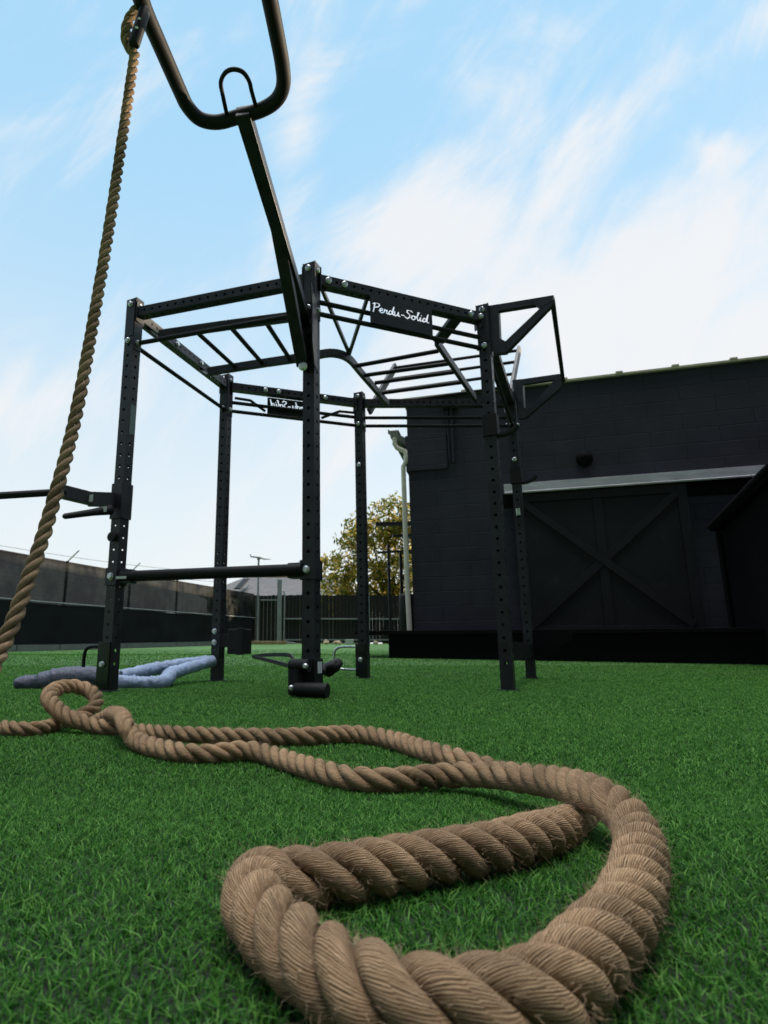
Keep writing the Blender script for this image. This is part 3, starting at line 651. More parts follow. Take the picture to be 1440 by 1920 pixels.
for k, f0, f1 in ((('B1','B2'), .06, .28), (('B1','B2'), .98, .70)):
    MB().tube([beam_pt(k, f0, 2.39), beam_pt(k, (f0+f1)/2, 2.385), beam_pt(k, f1, 2.30)], .013, 8).build('hanger', M['pipe'], rig)
# ladder slanting up and out beyond the far beam
la = [at_y(692, 772, 5.40), at_y(742, 686, 5.85)]; lb = [at_y(958, 735, 5.55), at_y(974, 653, 6.0)]
ladder(la, lb, 4, .03, .07, .12, .95)

# maker's sign plates, lettering cut right through
STROKES = [[(.02,-.05),(.09,.98)], [(-.04,.8),(.1,1),(.34,.95),(.42,.76),(.3,.55),(.06,.46)], [(.42,.22),(.62,.28),(.66,.42),(.56,.5),(.46,.36),(.47,.14),(.58,.02),(.74,.1),(.80,.45),(.82,.36),(.96,.42),(.94,.12),(1.02,.05),(1.1,.1)],
  [(1.32,.4),(1.18,.46),(1.08,.22),(1.16,.03),(1.30,.15),(1.42,1.0),(1.36,.12),(1.46,.05)], [(1.50,.45),(1.49,.14),(1.58,.03),(1.70,.14),(1.76,.45),(1.77,.1),(1.88,.05)], [(2.0,.26),(2.18,.26)],
  [(2.74,.82),(2.6,1.0),(2.38,.92),(2.36,.7),(2.56,.5),(2.6,.25),(2.44,.02),(2.24,.14)], [(2.86,.45),(2.74,.4),(2.72,.14),(2.84,.02),(2.98,.14),(2.98,.38),(2.86,.45),(3.08,.36),(3.24,.95),(3.16,1.0),(3.12,.3),(3.2,.03),(3.32,.12),(3.36,.45),(3.36,.1),(3.5,.06)],
  [(3.42,.66),(3.42,.67)], [(3.78,.4),(3.62,.46),(3.54,.22),(3.62,.03),(3.76,.15),(3.9,1.0),(3.84,.12),(3.98,.04)]]
def sign(k, f0, f1, z0, z1, mirror):
    nx, nz = 184, 62; L = 4.45; cut = np.zeros((nx, nz), bool)
    wd = 1.0
    X, Z = np.meshgrid((np.arange(nx)+.5)/nx*L-.24, ((np.arange(nz)+.5)/nz)*L*(z1-z0)/.457-.80, indexing='ij')
    Xs = X-(Z-.4)*.12
    for st in STROKES:
        for (xa, ya), (xb, yb) in zip(st, st[1:]):
            ya *= .64; yb *= .64
            dx, dy = xb-xa, yb-ya; l2 = dx*dx+dy*dy+1e-9; t = np.clip(((Xs-xa)*dx+(Z-ya)*dy)/l2, 0, 1)
            cut |= (Xs-xa-t*dx)**2+(Z-ya-t*dy)**2 < .047**2
    a = beam_pt(k, f0, z0, .034); b = beam_pt(k, f1, z0, .034); d = (b-a).normalized(); W_ = (b-a).length; n = d.cross(UP)
    if mirror: pass
    mb = MB(); th = .004; cx, cz = W_/nx, (z1-z0)/nz
    def pt(i, j, s_): return a+d*(i*cx)+UP*(j*cz)+n*s_*th/2
    vi = {}; vs = []; fs = []
    def V_(i, j, s_):
        key = (i, j, s_)
        if key not in vi: vi[key] = len(vs); vs.append(pt(i, j, s_))
        return vi[key]
    for i in range(nx):
        for j in range(nz):
            if cut[i, j]: continue
            fs.append((V_(i,j,1), V_(i+1,j,1), V_(i+1,j+1,1), V_(i,j+1,1))); fs.append((V_(i,j,-1), V_(i,j+1,-1), V_(i+1,j+1,-1), V_(i+1,j,-1)))
            for di, dj, e in ((-1,0,((i,j),(i,j+1))), (1,0,((i+1,j+1),(i+1,j))), (0,-1,((i+1,j),(i,j))), (0,1,((i,j+1),(i+1,j+1)))):
                x, y = i+di, j+dj
                if x < 0 or y < 0 or x >= nx or y >= nz or cut[x, y]:
                    p, q2 = e; fs.append((V_(*p,1), V_(*q2,1), V_(*q2,-1), V_(*p,-1)))
    mb.add(vs, fs); o = mb.build('sign_plate', M['steel'], rig); return o
sign(('C','R'), .300, .655, 2.262, 2.452, False)
sg = sign(('B2','B1'), .36, .70, 2.285, 2.45, True)

# cantilever arm with the bar that carries the climbing rope
arm0 = at_y(574, 606, 3.315); arm1 = on_z(455, 207, ZU)
mb = MB(); mb.beam(arm0, arm1, .062, .062, bv=.005);
mb.build('cantilever_arm', M['steel'], rig)
br0 = at_y(567, 684, 3.30); br1 = at_y(520, 425, arm1.y+(arm0.y-arm1.y)*.50)
mb = MB(); mb.beam(br0, br1, .064, .058, bv=.005)
sdv = (arm1-arm0).cross(UP).normalized()
brace = mb.build('arm_brace', M['steel'], rig)
bolts([(at_y(568, 687, 3.262), Vector((-.2, -1, -.15)))], brace, .024)
# gusset cheek plates beside the arm, against the post
ad = (arm1-arm0); ad.z = 0; ad.normalize(); pc = Vector(POST['C']+(0,))
for sgn in (1, -1):
    MB().prism([(.0, 1.86), (.09, 1.86), (.15, 1.98), (.15, 2.20), (.20, 2.32), (.0, 2.30)], pc+ad*.030+sdv*sgn*.040, ad, UP, sdv, .006).build('gusset', M['steel'], rig)
MB().bbox(pc+ad*.185+sdv*.0365+UP*2.30, ad*.03, sdv*.0006, UP*.045, .0003).build('sticker', M['sticker'], rig)
upts = [on_z(255, -40, ZU), on_z(270, 15, ZU), on_z(300, 85, ZU), on_z(338, 172, ZU), on_z(352, 200, ZU), on_z(375, 223, ZU), on_z(408, 229, ZU), on_z(450, 218, ZU), on_z(490, 206, ZU), on_z(518, 188, ZU), on_z(531, 160, ZU), on_z(529, 120, ZU), on_z(518, 60, ZU), on_z(505, -5, ZU), on_z(494, -60, ZU)]
MB().tube(spline(upts, 6), .0285, 18).build('handle_bar', M['pipe'], rig)
eye = [on_z(426, 218, ZU), on_z(418, 180, ZU), on_z(414, 155, ZU), on_z(422, 137, ZU), on_z(437, 130, ZU), on_z(455, 135, ZU), on_z(467, 152, ZU), on_z(472, 172, ZU), on_z(480, 200, ZU)]
MB().tube(spline(eye, 5), .0085, 10).build('hanging_eye', M['pipe'], rig)

# spotter bar between the two front posts
a, b = at_y(228, 1081, 3.74), at_y(566, 1068, 3.34)
MB().tube([a, b], .034, 20).build('spotter_bar', M['pipe'], rig)
for k, p in (('L', a), ('C', b)):
    c = Vector(POST[k]+(p.z,)); mb = MB()
    mb.bbox(c+WF*.044, AX*.046, BX*.004, UP*.055, .002); mb.bbox(c+NF*.044, BX*.046, AX*.004, UP*.055, .002); mb.bbox(c-NF*.044, BX*.046, AX*.004, UP*.055, .002)
    dd = (b-a).normalized()*(1 if k == 'L' else -1)
    mb.beam(c+dd*.03, c+dd*.13, .07, .085)
    br = mb.build('bar_bracket', M['steel'], rig)
    bolts([(c+WF*.05+AX*.005*(1 if k == 'L' else -1), WF)], br, .020)
MB().bbox(a+(b-a).normalized()*.015+Vector((0,-.05,-.012)), Vector((.035,-.01,0)), Vector((.01,.035,0))*.02, UP*.008, .0003).build('sticker', M['sticker'], rig)

# dip handles on the left post
c = Vector(POST['L']+(1.185,)); mb = MB()
for n_, t_ in ((WF, AX), (NF, BX), (-NF, BX)): mb.bbox(c+n_*.044-UP*.02, t_*.046, n_*.004, UP*.115, .002)
dip = mb.build('dip_bracket', M['steel'], rig)
p0 = at_y(212, 937, 3.74); p1 = at_y(168, 936, 3.60); p2 = at_y(112, 921, 3.42); p3 = at_y(96, 920, 3.40); p4 = at_y(-60, 933, 3.30)
mb = MB(); mb.beam(p0, p1, .05, .088); mb.beam(p1+(p0-p1)*.12, p2, .05, .078); mb.build('dip_arm', M['steel'], rig)
MB().tube([p2+(p2-p3)*.8, p4], .021, 14).build('dip_handle', M['pipe'], rig)
h0 = at_y(206, 956, 3.70); h1 = at_y(122, 968, 3.36)
MB().tube([h0, h0.lerp(h1, .4), h1, h1+(h1-h0).normalized()*.012], [.032, .022, .017, .010], 14).build('dip_handle', M['pipe'], rig)
for (u, v, y, hw, hh) in ((170, 934, 3.560, .018, .022), (194, 955, 3.612, .026, .017)):
    MB().bbox(at_y(u, v, y), Vector((1, -.5, 0)).normalized()*hw, Vector((-.5, -1, 0)).normalized()*.001, UP*hh, .0004).build('sticker', M['sticker'], rig)
MB().tube([Vector(POST['L']+(.93,))+WF*.036, Vector(POST['L']+(.93,))+WF*.07], [.024, .030], 18).build('pin_knob', M['rubber'], rig)
MB().bbox(Vector(POST['L']+(1.72,))+NF*.0385+BX*.008, BX*.024, NF*.0008, UP*.10, .0003).build('sticker', M['teal'], rig)

# J hooks and sleeves on the right posts
for k, z, outv in (('R', 1.70, .16), ('R2', 1.78, .15)):
    c = Vector(POST[k]+(z,)); mb = MB()
    for n_, t_ in ((WF, AX), (NF, BX), (-NF, BX)): mb.bbox(c+n_*.044, t_*.047, n_*.004, UP*.075, .002)
    hk = [c+NF*.045-UP*.07, c+NF*.09-UP*.068, c+NF*.14-UP*.05, c+NF*.17-UP*.02]
    for p, q2 in zip(hk, hk[1:]): mb.beam(p, q2+(q2-p)*.08, .05, .022, bv=.004)
    mb.build('hook', M['rubber'], rig)
# outrigger brackets on the right side with their own bar
ends = []
for k, eu, ev, ey in (('R', 1036, 564, 3.60), ('R2', 1056, 714, 5.02)):
    e = at_y(eu, ev, ey); c = Vector(POST[k]+(0,))+NF*.04; ax = Vector((e.x-c.x, e.y-c.y, 0)); Lb = ax.length; ax.normalize()
    n_ = ax.cross(UP); th = .045
    def onp(u, v):
        r_ = ray(u, v); p_ = Vector((0, 0, CH))+r_*((c-Vector((0, 0, CH))).dot(n_)/r_.dot(n_)); return (p_-c).dot(ax), p_.z
    mb = MB()
    if k == 'R': polys = [[(917,576),(936,573),(939,637),(949,642),(950,663),(930,665),(921,655)], [(936,573),(1039,556),(1038,566),(1014,580),(1005,574),(936,585)], [(949,642),(1014,580),(1038,566),(1040,570),(950,663)]]
    else: polys = [[(962,714),(981,712),(984,765),(992,770),(986,785),(974,786)], [(981,712),(1052,702),(1060,712),(1054,717),(1040,713),(983,722)], [(986,785),(992,770),(1040,714),(1058,714),(1052,728)]]
    for q_, po in enumerate(polys): mb.prism([onp(*p_) for p_ in po], c, ax, UP, n_, th-.003*q_)
    mb.build('outrigger_bracket', M['steel'], rig); ends.append(e)
MB().tube([ends[0], ends[1]], .016, 12).build('outrigger_bar', M['pipe'], rig)
# lower cross tie between the right posts, with its gusset
mb = MB(); mb.beam(beam_pt(('R','R2'), .02, .235), beam_pt(('R','R2'), .98, .235), .05, .12)
mb.prism([(0, .17), (.17, .24), (.30, .33), (.30, .40), (0, .40)], Vector(POST['R2']+(0,))+NF*.04, NF, UP, NF.cross(UP), .04)
mb.build('lower_tie', M['deck'], rig)
MB().tube([Vector(POST['R2']+(1.44,))+WF*.041-UP*.03, Vector(POST['R2']+(1.44,))+WF*.055+UP*.03], .018, 10).build('latch_pin', M['sticker'], rig)

# foot plates with U handles (left post and far post)
for k, hl, low in (('L', .17, False), ('B2', .23, True)):
    c = Vector(POST[k]+(0,)); fo = WF if k == 'L' else WF
    mb = MB(); mb.bbox(c+UP*.155+WF*.044-AX*.012, AX*.048, BX*.004, UP*.135, .002); mb.bbox(c+UP*.155-NF*.044, BX*.044, AX*.004, UP*.135, .002)
    fp = mb.build('foot_plate', M['gloss'], rig)
    bolts([(c+UP*.16+WF*.05-AX*.012, WF)], fp, .017)
    o_ = c-NF*.05+UP*.265; u_ = -AX
    hp = [o_, o_+u_*hl*.6, o_+u_*hl*.9-UP*.015, o_+u_*hl-UP*.06, o_+u_*hl-UP*.125]
    if low: hp += [o_+u_*hl*.9-UP*.17, o_+u_*hl*.6-UP*.19, o_-UP*.19]
    MB().tube(spline(hp, 5), .011, 10).build('grab_handle', M['chrome'] if low else M['pipe'], rig)
# low pulley box on the far left post
c = Vector(POST['B1']+(0,)); mb = MB(); mb.beam(c+UP*.31+AX*.03, c+UP*.31+AX*.16, .07, .10); mb.bbox(c+UP*.305+AX*.21-BX*.01, AX*.075, BX*.06, UP*.095, .008)
mb.bbox(c+UP*.305+AX*.26-BX*.075, AX*.03, BX*.012, UP*.10, .004); mb.build('pulley_box', M['rubber'], rig)
# landmine pivot on the foot of the near post
c = Vector(POST['C']+(0,)); mb = MB()
mb.bbox(c+UP*.115+WF*.047, AX*.05, BX*.008, UP*.085, .003); mb.bbox(c+UP*.115+NF*.045, BX*.045, AX*.005, UP*.085, .003)
g = c+WF*.09
mb.tube([g-AX*.075+UP*.165, g+AX*.035+UP*.165], .034, 18); mb.bbox(g-AX*.045+UP*.085, AX*.034, BX*.03, UP*.072, .014)
base = mb.build('landmine_pivot', M['rubber'], rig)
MB().tube([g-AX*.03+WF*.015+UP*.047, g+AX*.02+WF*.02+UP*.047, g+AX*.145-BX*.01+UP*.042], [.036, .036, .038], 20).build('landmine_sleeve', M['rubber'], rig)
bolts([(g-AX*.05+WF*.034+UP*.055, WF), (g+AX*.03+WF*.030+UP*.165, WF)], base, .013)
MB().bbox(c+UP*.155+NF*.052, BX*.026, NF*.0008, UP*.03, .0003).build('sticker', M['sticker'], rig)

# black strap ball and resistance bands around the near post's foot
ball = MB(); cc = at_y(622, 1251, 3.62); cc.z = max(cc.z, .06)
bm = bmesh.new(); bmesh.ops.create_icosphere(bm, subdivisions=3, radius=1)
for v in bm.verts:
    n_ = mnoise.noise(v.co*1.7+Vector((3, 1, 2)))*.3; v.co = v.co*(1+n_); v.co = Vector((v.co.x*.062, v.co.y*.045, v.co.z*.042))
    v.co = Matrix.Rotation(R(-28), 3, 'Y') @ v.co
bm.verts.index_update(); ball.add([v.co+cc for v in bm.verts], [[v.index for v in f.verts] for f in bm.faces], 0, True); bm.free()
ball.tube([cc+Vector((-.05,-.02,.0)), Vector(POST['C']+(0,))+Vector((.055, .0, .13))], [.022, .018], 10)
o = ball.build('strap_bundle', M['rubber']); tag(o, 'bunched black strap tied low behind the near post of the rig', 'strap')
bd = MB(); c1 = Vector(POST['C']+(0,)); cb1 = Vector(POST['B1']+(0,))
e0 = at_y(474, 1231, 4.7); e1 = at_y(556, 1252, 3.46); e1b = at_y(553, 1243, 3.50)
for ps in ([e0, at_y(500, 1228, 4.4), at_y(540, 1228, 3.95), at_y(550, 1236, 3.6), e1b, at_y(566, 1250, 3.44)], [e0, at_y(515, 1241, 4.0), e1, at_y(568, 1254, 3.42)]):
    sp_ = spline(ps, 6)
    for a, b in zip(sp_, sp_[1:]): bd.beam(a, list(np.array(b)+(np.array(b)-np.array(a))*.05), .012, .024, bv=.003)
tag(bd.build('resistance_band', M['rubber']), 'black looped resistance band stretched from the pulley box to the near post', 'exercise band')

# ------------------------------------------------------------------ second rope: sleeved battle rope behind the left post
br_ = thing('sleeved_battle_rope', on_ground(150, 1290), 'grey-blue fabric-sleeved battle rope lying behind the left post of the rig', 'rope')
def soft_tube(pl, name, m, wr=.06, spiral=.045):
    sp_ = spline(pl, 12); mb = MB()
    cs = [Vector(q_[:3]) for q_ in sp_]; rs = [float(q_[3])*(1+wr*mnoise.noise(Vector((i*.9, 2, 1)))) for i, q_ in enumerate(sp_)]
    mb.tube(cs, rs, 18)
    for i_, (x_, y_, z_) in enumerate(mb.v):                # slack folds in the fabric
        k_ = mnoise.noise(Vector((x_*16+y_*9, z_*30, x_*7)))*.006
        if i_ < len(cs)*18:
            q_ = Vector((x_, y_, z_))-cs[i_//18]; q_ *= 1+spiral*math.sin((i_ % 18)/18*4*PI+(i_//18)*1.15); x_, y_, z_ = cs[i_//18]+q_
        mb.v[i_] = (x_, y_+k_, z_+k_)
    return mb.build(name, m, br_)
def gp_(u, v, r): p = on_ground(u, v, r); return [p.x, p.y, p.z, r]
def yp_(u, v, y, r): p = at_y(u, v, y); return [p.x, p.y, max(p.z, r*.7), r]
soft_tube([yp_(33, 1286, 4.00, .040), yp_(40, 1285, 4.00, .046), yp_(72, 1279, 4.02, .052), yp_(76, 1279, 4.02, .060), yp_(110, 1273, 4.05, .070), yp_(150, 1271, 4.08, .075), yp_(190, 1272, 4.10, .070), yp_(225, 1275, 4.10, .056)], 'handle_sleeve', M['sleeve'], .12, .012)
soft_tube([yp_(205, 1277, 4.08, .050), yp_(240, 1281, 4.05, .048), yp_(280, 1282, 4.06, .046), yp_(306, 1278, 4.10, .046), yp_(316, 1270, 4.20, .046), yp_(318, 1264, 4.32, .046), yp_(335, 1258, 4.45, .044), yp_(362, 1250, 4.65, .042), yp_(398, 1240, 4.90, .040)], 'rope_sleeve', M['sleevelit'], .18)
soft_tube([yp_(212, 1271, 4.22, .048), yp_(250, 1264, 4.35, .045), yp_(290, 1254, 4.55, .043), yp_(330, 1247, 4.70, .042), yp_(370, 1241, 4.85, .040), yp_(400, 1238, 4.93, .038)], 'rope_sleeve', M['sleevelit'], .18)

# ------------------------------------------------------------------ black block building
bo = at_y(777, 1195, 9.0); BO = Vector((bo.x, bo.y, .0)); ex = Vector((3.15, -.976, 0)).normalized(); eyv = Vector((-ex.y, ex.x, 0))
def bp(x, y, z): return BO+ex*x+eyv*y+UP*z
def fac(u, v):                                          # a point of the facade seen at a pixel, as (x along facade, z)
    r = ray(u, v); n_ = -eyv; t = (BO-Vector((0,0,CH))).dot(n_)/r.dot(n_); p = Vector((0,0,CH))+r*t
    return (p-BO).dot(ex), p.z
HT = 4.06
bld = bpy.data.objects.new('block_building', None); col.objects.link(bld); bld.location = BO; bld.rotation_euler = (0, 0, math.atan2(ex.y, ex.x))
tag(bld, 'black painted concrete block building with a sliding barn door behind the rig', 'building')
def lbox(mb, x0, x1, y0, y1, z0, z1, m=0): return mb.bbox(((x0+x1)/2, (y0+y1)/2, (z0+z1)/2), ((x1-x0)/2, 0, 0), (0, (y1-y0)/2, 0), (0, 0, (z1-z0)/2), .004, m)
def lbuild(mb, name, m, parent=None):                   # geometry given in the building's own frame
    o = MB.build(mb, name, m); o.parent = parent or bld; return o
mb = MB()
lbox(mb, 0, 20, 0, 18, -.3, HT)
lbuild(mb, 'wall', M['block'])
xa, za = fac(836, 795); xb, zb = fac(840, 880)
mb = MB(); lbox(mb, -.03, fac(840, 880)[0], -.035, 0.2, fac(800, 882)[1], fac(800, 815)[1]); lbuild(mb, 'wall_pilaster', M['block'])
mb = MB(); lbox(mb, -.06, 20.05, -.05, 18.05, HT+.002, HT+.035)
rng2 = random.Random(4)
x = .9
while x < 14:
    lbox(mb, x-.045, x+.045, -.06, .12, HT+.030, HT+.06); x += .74+rng2.uniform(-.04, .04)
lbuild(mb, 'coping', M['coping'])
# door rail and sliding door
x0, z0 = fac(945, 920); x1, z1 = fac(1440, 882)
mb = MB(); lbox(mb, x0, x1+.5, -.16, -.03, z0-.06, z0+.055); mb.tube([(x0, -.15, z0-.075), (x1+.5, -.15, z0-.075)], .018, 10)
rail = lbuild(mb, 'door_rail', M['rail'])
mb = MB(); lbox(mb, x0-.05, x1+.5, -.03, -.003, z0-.26, z0-.065); lbuild(mb, 'door_header', M['deck'])
dx0, _ = fac(962, 940); dx1, dz1 = fac(1283, 918); dzt = z0-.10; dzb = .42
mb = MB(); lbox(mb, dx0, dx1, -.085, -.035, dzb, dzt); door = lbuild(mb, 'sliding_door', M['door'])
mb = MB(); fw = .12
lbox(mb, dx0, dx0+fw, -.112, -.0852, dzb, dzt); lbox(mb, dx1-fw, dx1, -.112, -.0852, dzb, dzt)
lbox(mb, dx0+fw+.002, dx1-fw-.002, -.112, -.0852, dzt-fw, dzt); lbox(mb, dx0+fw+.002, dx1-fw-.002, -.112, -.0852, dzb, dzb+fw)
lbuild(mb, 'door_frame', M['door'], door)
xm = (dx0+dx1)/2; zm = (dzt+dzb)/2
mb = MB(); lbox(mb, xm-.06, xm+.06, -.106, -.0854, dzb+fw+.002, dzt-fw-.002); lbuild(mb, 'brace', M['door'], door)
for sx in (1, -1):
    a = Vector((xm-sx*((dx1-dx0)/2-fw), -.1125-.004*sx, dzt-fw)); b = Vector((xm+sx*((dx1-dx0)/2-fw), -.1125-.004*sx, dzb+fw))
    mb = MB(); mb.beam(a, b, .022, .10, bv=.003); lbuild(mb, 'brace', M['door'], door)
# round lamp housing on the wall
lx, lz = fac(1095, 862); mb = MB(); mb.tube([(lx, 0, lz), (lx, -.05, lz), (lx, -.10, lz-.01), (lx, -.125, lz-.015)], [.10, .115, .095, .04], 20)
lbuild(mb, 'wall_lamp', M['deck'])
# conduit, gutter end and downspout at the corner
cx0, cz0 = fac(846, 768); cx1, cz1 = fac(845, 870); mb = MB(); mb.tube([(cx0, -.045, cz0), (cx0, -.045, cz1)], .022, 10); mb.tube([(cx0-.06, -.045, cz0), (cx0-.06, -.045, cz1+.06)], .014, 8)
lbox(mb, cx0-.12, cx0+.10, -.10, -.002, cz0, cz0+.06); lbuild(mb, 'conduit', M['block'])
gx_, gz2 = fac(746, 835); mb = MB()
mb.prism([(0.0, 0.0), (-.30, .24), (-.30, .30), (.0, .12)], (-.004, .03, gz2-.02), Vector((1,0,0)), Vector((0,0,1)), Vector((0,1,0)), .05)
mb.bbox((-.20, 3.0, gz2+.2), (.07, 0, 0), (0, 3.0, 0), (0, 0, .06), .02)
lbuild(mb, 'gutter', M['roofgrey'])
dsp = [(-.19, -.02, gz2+.12), (-.20, -.02, gz2+.02), (-.16, -.02, gz2-.05), (.0-.03, -.02, gz2-.12), (-.03, -.02, gz2-.2), (-.03, -.02, gz2-.28), (-.075, -.02, gz2-.36), (-.075, -.02, gz2-.5), (-.075, -.02, 1.2), (-.06, -.02, .36)]
mb = MB(); mb.tube(dsp, .037, 12); lbuild(mb, 'downspout', M['cream'])
# raised platform along the wall
pf = thing('platform', bp(3, -.5, .1), 'low black platform running along the foot of the block building', 'platform')
mb = MB()
px0 = -.25
def wbox(mb, x0, x1, y0, y1, z0, z1): mb.bbox(bp((x0+x1)/2, (y0+y1)/2, (z0+z1)/2), ex*(x1-x0)/2, eyv*(y1-y0)/2, UP*(z1-z0)/2, .006)
wbox(mb, px0, 12, -.72, -.2, .0, .43); mb.build('skirt', M['deck'], pf)
mb = MB(); wbox(mb, px0-.45, 12, -.78, -.004 if False else -.13, .432, .485); mb.build('deck', M['deck'], pf)
# open-sided black shelter at the right
sh = thing('equipment_shelter', (5.6, 6.9, .1), 'black lean-to shelter with a dark interior at the right edge', 'shelter')
lo = at_y(1342, 990, 7.55); hi = at_y(1440, 893, 6.55); dr = hi-lo; far = hi+dr*1.6
side = Vector((dr.y, -dr.x, 0)).normalized()
if side.x < 0: side = -side
mb = MB(); c = (lo+far)/2+side*1.9; nrm = dr.cross(side).normalized()
mb.bbox(c, dr*(1+1.6)/2, side*1.95, nrm*.05, .01); mb.build('roof', M['deck'], sh)
mb = MB(); mb.tube([lo-side*.06, hi-side*.05+UP*.03, far-side*.06], .05, 12); mb.build('rolled_flap', M['deck'], sh)
mb = MB(); f2 = lo.lerp(far, 1.0)
mb.add([Vector((lo.x, lo.y, 0))+side*.05, Vector((f2.x, f2.y, 0))+side*.05, f2+side*.05-UP*.06, lo+side*.05-UP*.06], [(0,1,2,3)])
mb.add([Vector((lo.x, lo.y, 0))+side*.10, Vector((f2.x, f2.y, 0))+side*.10, f2+side*.10-UP*.06, lo+side*.10-UP*.06], [(3,2,1,0)])
mb.build('side_curtain', M['deck'], sh)
for p in (lo, far):
    for s_ in (.02, 3.7):
        q2 = p+side*s_; MB().tube([Vector((q2.x, q2.y, 0)), q2], .03, 10).build('post', M['deck'], sh)

# ------------------------------------------------------------------ left fence with wind screen
fA = Vector((-6.5, 9.6, 0)); fB = Vector((-2.3, 23.6, 0)); fd = (fB-fA).normalized(); fl = (fB-fA).length; fn = Vector((fd.y, -fd.x, 0))
fence = thing('screened_fence', fA, 'chain fence with torn black wind screen and slanted top arms along the left', 'fence')
def fz(t): p = fA+fd*t; return ground_z(p.x, p.y)
FH = 1.88
def sheet(t0, t1, z0f, z1f, n, m, off, sag, parent, name, nz=8):
    mb = MB(); vs = []
    for i in range(n+1):
        t = t0+(t1-t0)*i/n; p = fA+fd*t
        for j in range(nz+1):
            k = j/nz; z = fz(t)+(z0f+(z1f-z0f)*k)
            o_ = off+sag*mnoise.noise((t*1.1, k*2.3, off*9)); top = .025*abs(math.sin(t*PI/2.4))*(k == 1)
            vs.append(p+fn*o_+UP*(z-top))
    w_ = nz+1
    mb.add(vs, [(i*w_+j, (i+1)*w_+j, (i+1)*w_+j+1, i*w_+j+1) for i in range(n) for j in range(nz)], 0, True)
    return mb.build(name, m, parent)
sheet(0, fl, .95, FH, 90, M['screen'], .05, .05, fence, 'wind_screen')
sheet(0, fl, .10, .97, 90, M['screenlow'], .085, .03, fence, 'lower_screen')
mb = MB(); mb.tube([fA+fd*t+UP*(fz(t)+FH-.0) for t in np.linspace(0, fl, 24)], .022, 8); mb.build('top_rail', M['pipe'], fence)
mb = MB(); mb.tube([fA+fd*t+UP*(fz(t)+.985)+fn*.10 for t in np.linspace(0, fl, 24)], .012, 6); mb.build('tension_wire', M['galv'], fence)
mb = MB()
for i in range(12):
    a = fA+fd*(fl*i/12)+fn*.14; b = fA+fd*(fl*(i+1)/12-.03)+fn*.14; a.z = ground_z(a.x, a.y)+.05; b.z = ground_z(b.x, b.y)+.05
    mb.beam(a, b, .05, .15)
mb.build('kerb_board', M['kerb'], fence)
for t in np.arange(1.4, fl, 2.42):
    p = fA+fd*t+fn*.02; z = fz(t)
    po = MB().tube([p+UP*(z-.05), p+UP*(z+FH+.03)], .033, 10).build('fence_post', M['pipe'], fence)
    a = p+UP*(z+FH+.02); MB().beam(a, a+fn*.26+UP*.24+fd*.02, .025, .02).build('barb_arm', M['galv'], po)
# ------------------------------------------------------------------ back fence of dark boards, gate and poles
gA = Vector((-2.45, 23.6, 0)); gB = Vector((5.2, 23.9, 0)); gd = (gB-gA).normalized(); gl = (gB-gA).length; gn = Vector((0, -1, 0)); g0 = ground_z(0, 23.7)
bf = thing('board_fence', gA+UP*g0, 'dark stained board fence with rails closing the back of the yard', 'fence')
mb = MB(); x = 1.25; r3 = random.Random(9)
while x < gl:
    h_ = 1.80+r3.uniform(-.02, .02); wd = .135
    mb.bbox(gA+gd*(x+wd/2)+UP*(g0+h_/2+.06)+gn*r3.uniform(-.006, .006), gd*wd/2, gn*.012, UP*h_/2, .004); x += wd+r3.choice((.003, .004, .004, .012))
mb.build('board_panel', M['wood'], bf)
for z in (.16, .95):
    MB().beam(gA+gd*1.3+gn*.045+UP*(g0+z), gB+gn*.045+UP*(g0+z), .05, .05).build('fence_rail', M['galv'] if z > .5 else M['galv'], bf)
for x in (2.35, 4.6): MB().bbox(gA+gd*x+gn*.06+UP*(g0+.98), gd*.035, gn*.03, UP*.98, .004).build('fence_post', M['galv'], bf)
gt = thing('yard_gate', gA+UP*g0, 'dark narrow gate between the silver pole and the pale gate post', 'gate')
mb = MB(); x = -.35
while x < 1.12: mb.bbox(gA+gd*(x+.07)+UP*(g0+.96)+gn*-.02, gd*.066, gn*.012, UP*(.88+.02*math.sin(x*9)), .006); x += .15
mb.build('gate_panel', M['wood'], gt)
MB().beam(gA+gd*.42+UP*(g0+1.66)+gn*.02, gA+gd*1.12+UP*(g0+1.66)+gn*.02, .04, .05).build('gate_bar', M['galv'], gt)
p = at_y(523, 1205, 23.5); p.z = g0
t_ = MB(); t_.bbox(p+UP*1.22, Vector((.085, 0, 0)), Vector((0, .06, 0)), UP*1.22, .01); t_.tube([p+Vector((.16, -.02, 2.0)), p+Vector((.2, -.02, 1.8)), p+Vector((.18, -.02, .2)), p+Vector((.32, -.02, .06)), p+Vector((.6, -.02, .04))], .028, 8)
tag(t_.build('gate_post', M['galv']), 'pale square gate post with a bent conduit beside the dark gate', 'post')
p = at_y(482, 1207, 23.2); p.z = g0; top = at_y(485, 1047, 23.2)
pole = thing('antenna_pole', p, 'thin silver pole with a crossed aerial on top, left of the gate', 'pole')
MB().tube([p, p.lerp(top, .5), top], [.045, .042, .038], 10).build('pole', M['galv'], pole)
mb = MB(); mb.tube([top+Vector((-.33, 0, .16)), top+Vector((-.30, 0, .07)), top+Vector((0, 0, .04)), top+Vector((.2, 0, -.02)), top+Vector((.46, 0, -.04))], [.025, .03, .035, .03, .012], 8); mb.bbox(top, Vector((.06,0,0)), Vector((0,.05,0)), UP*.05, .01)
mb.build('aerial', M['galv'], pole)
a = at_y(456, 1211, 22.6); b = at_y(536, 1211, 22.6); a.z = b.z = ground_z(0, 22.6)+.06
tag(MB().beam(a, b, .1, .13, bv=.02).build('timber_plank', M['plank']), 'tan timber plank lying at the foot of the dark gate', 'plank')
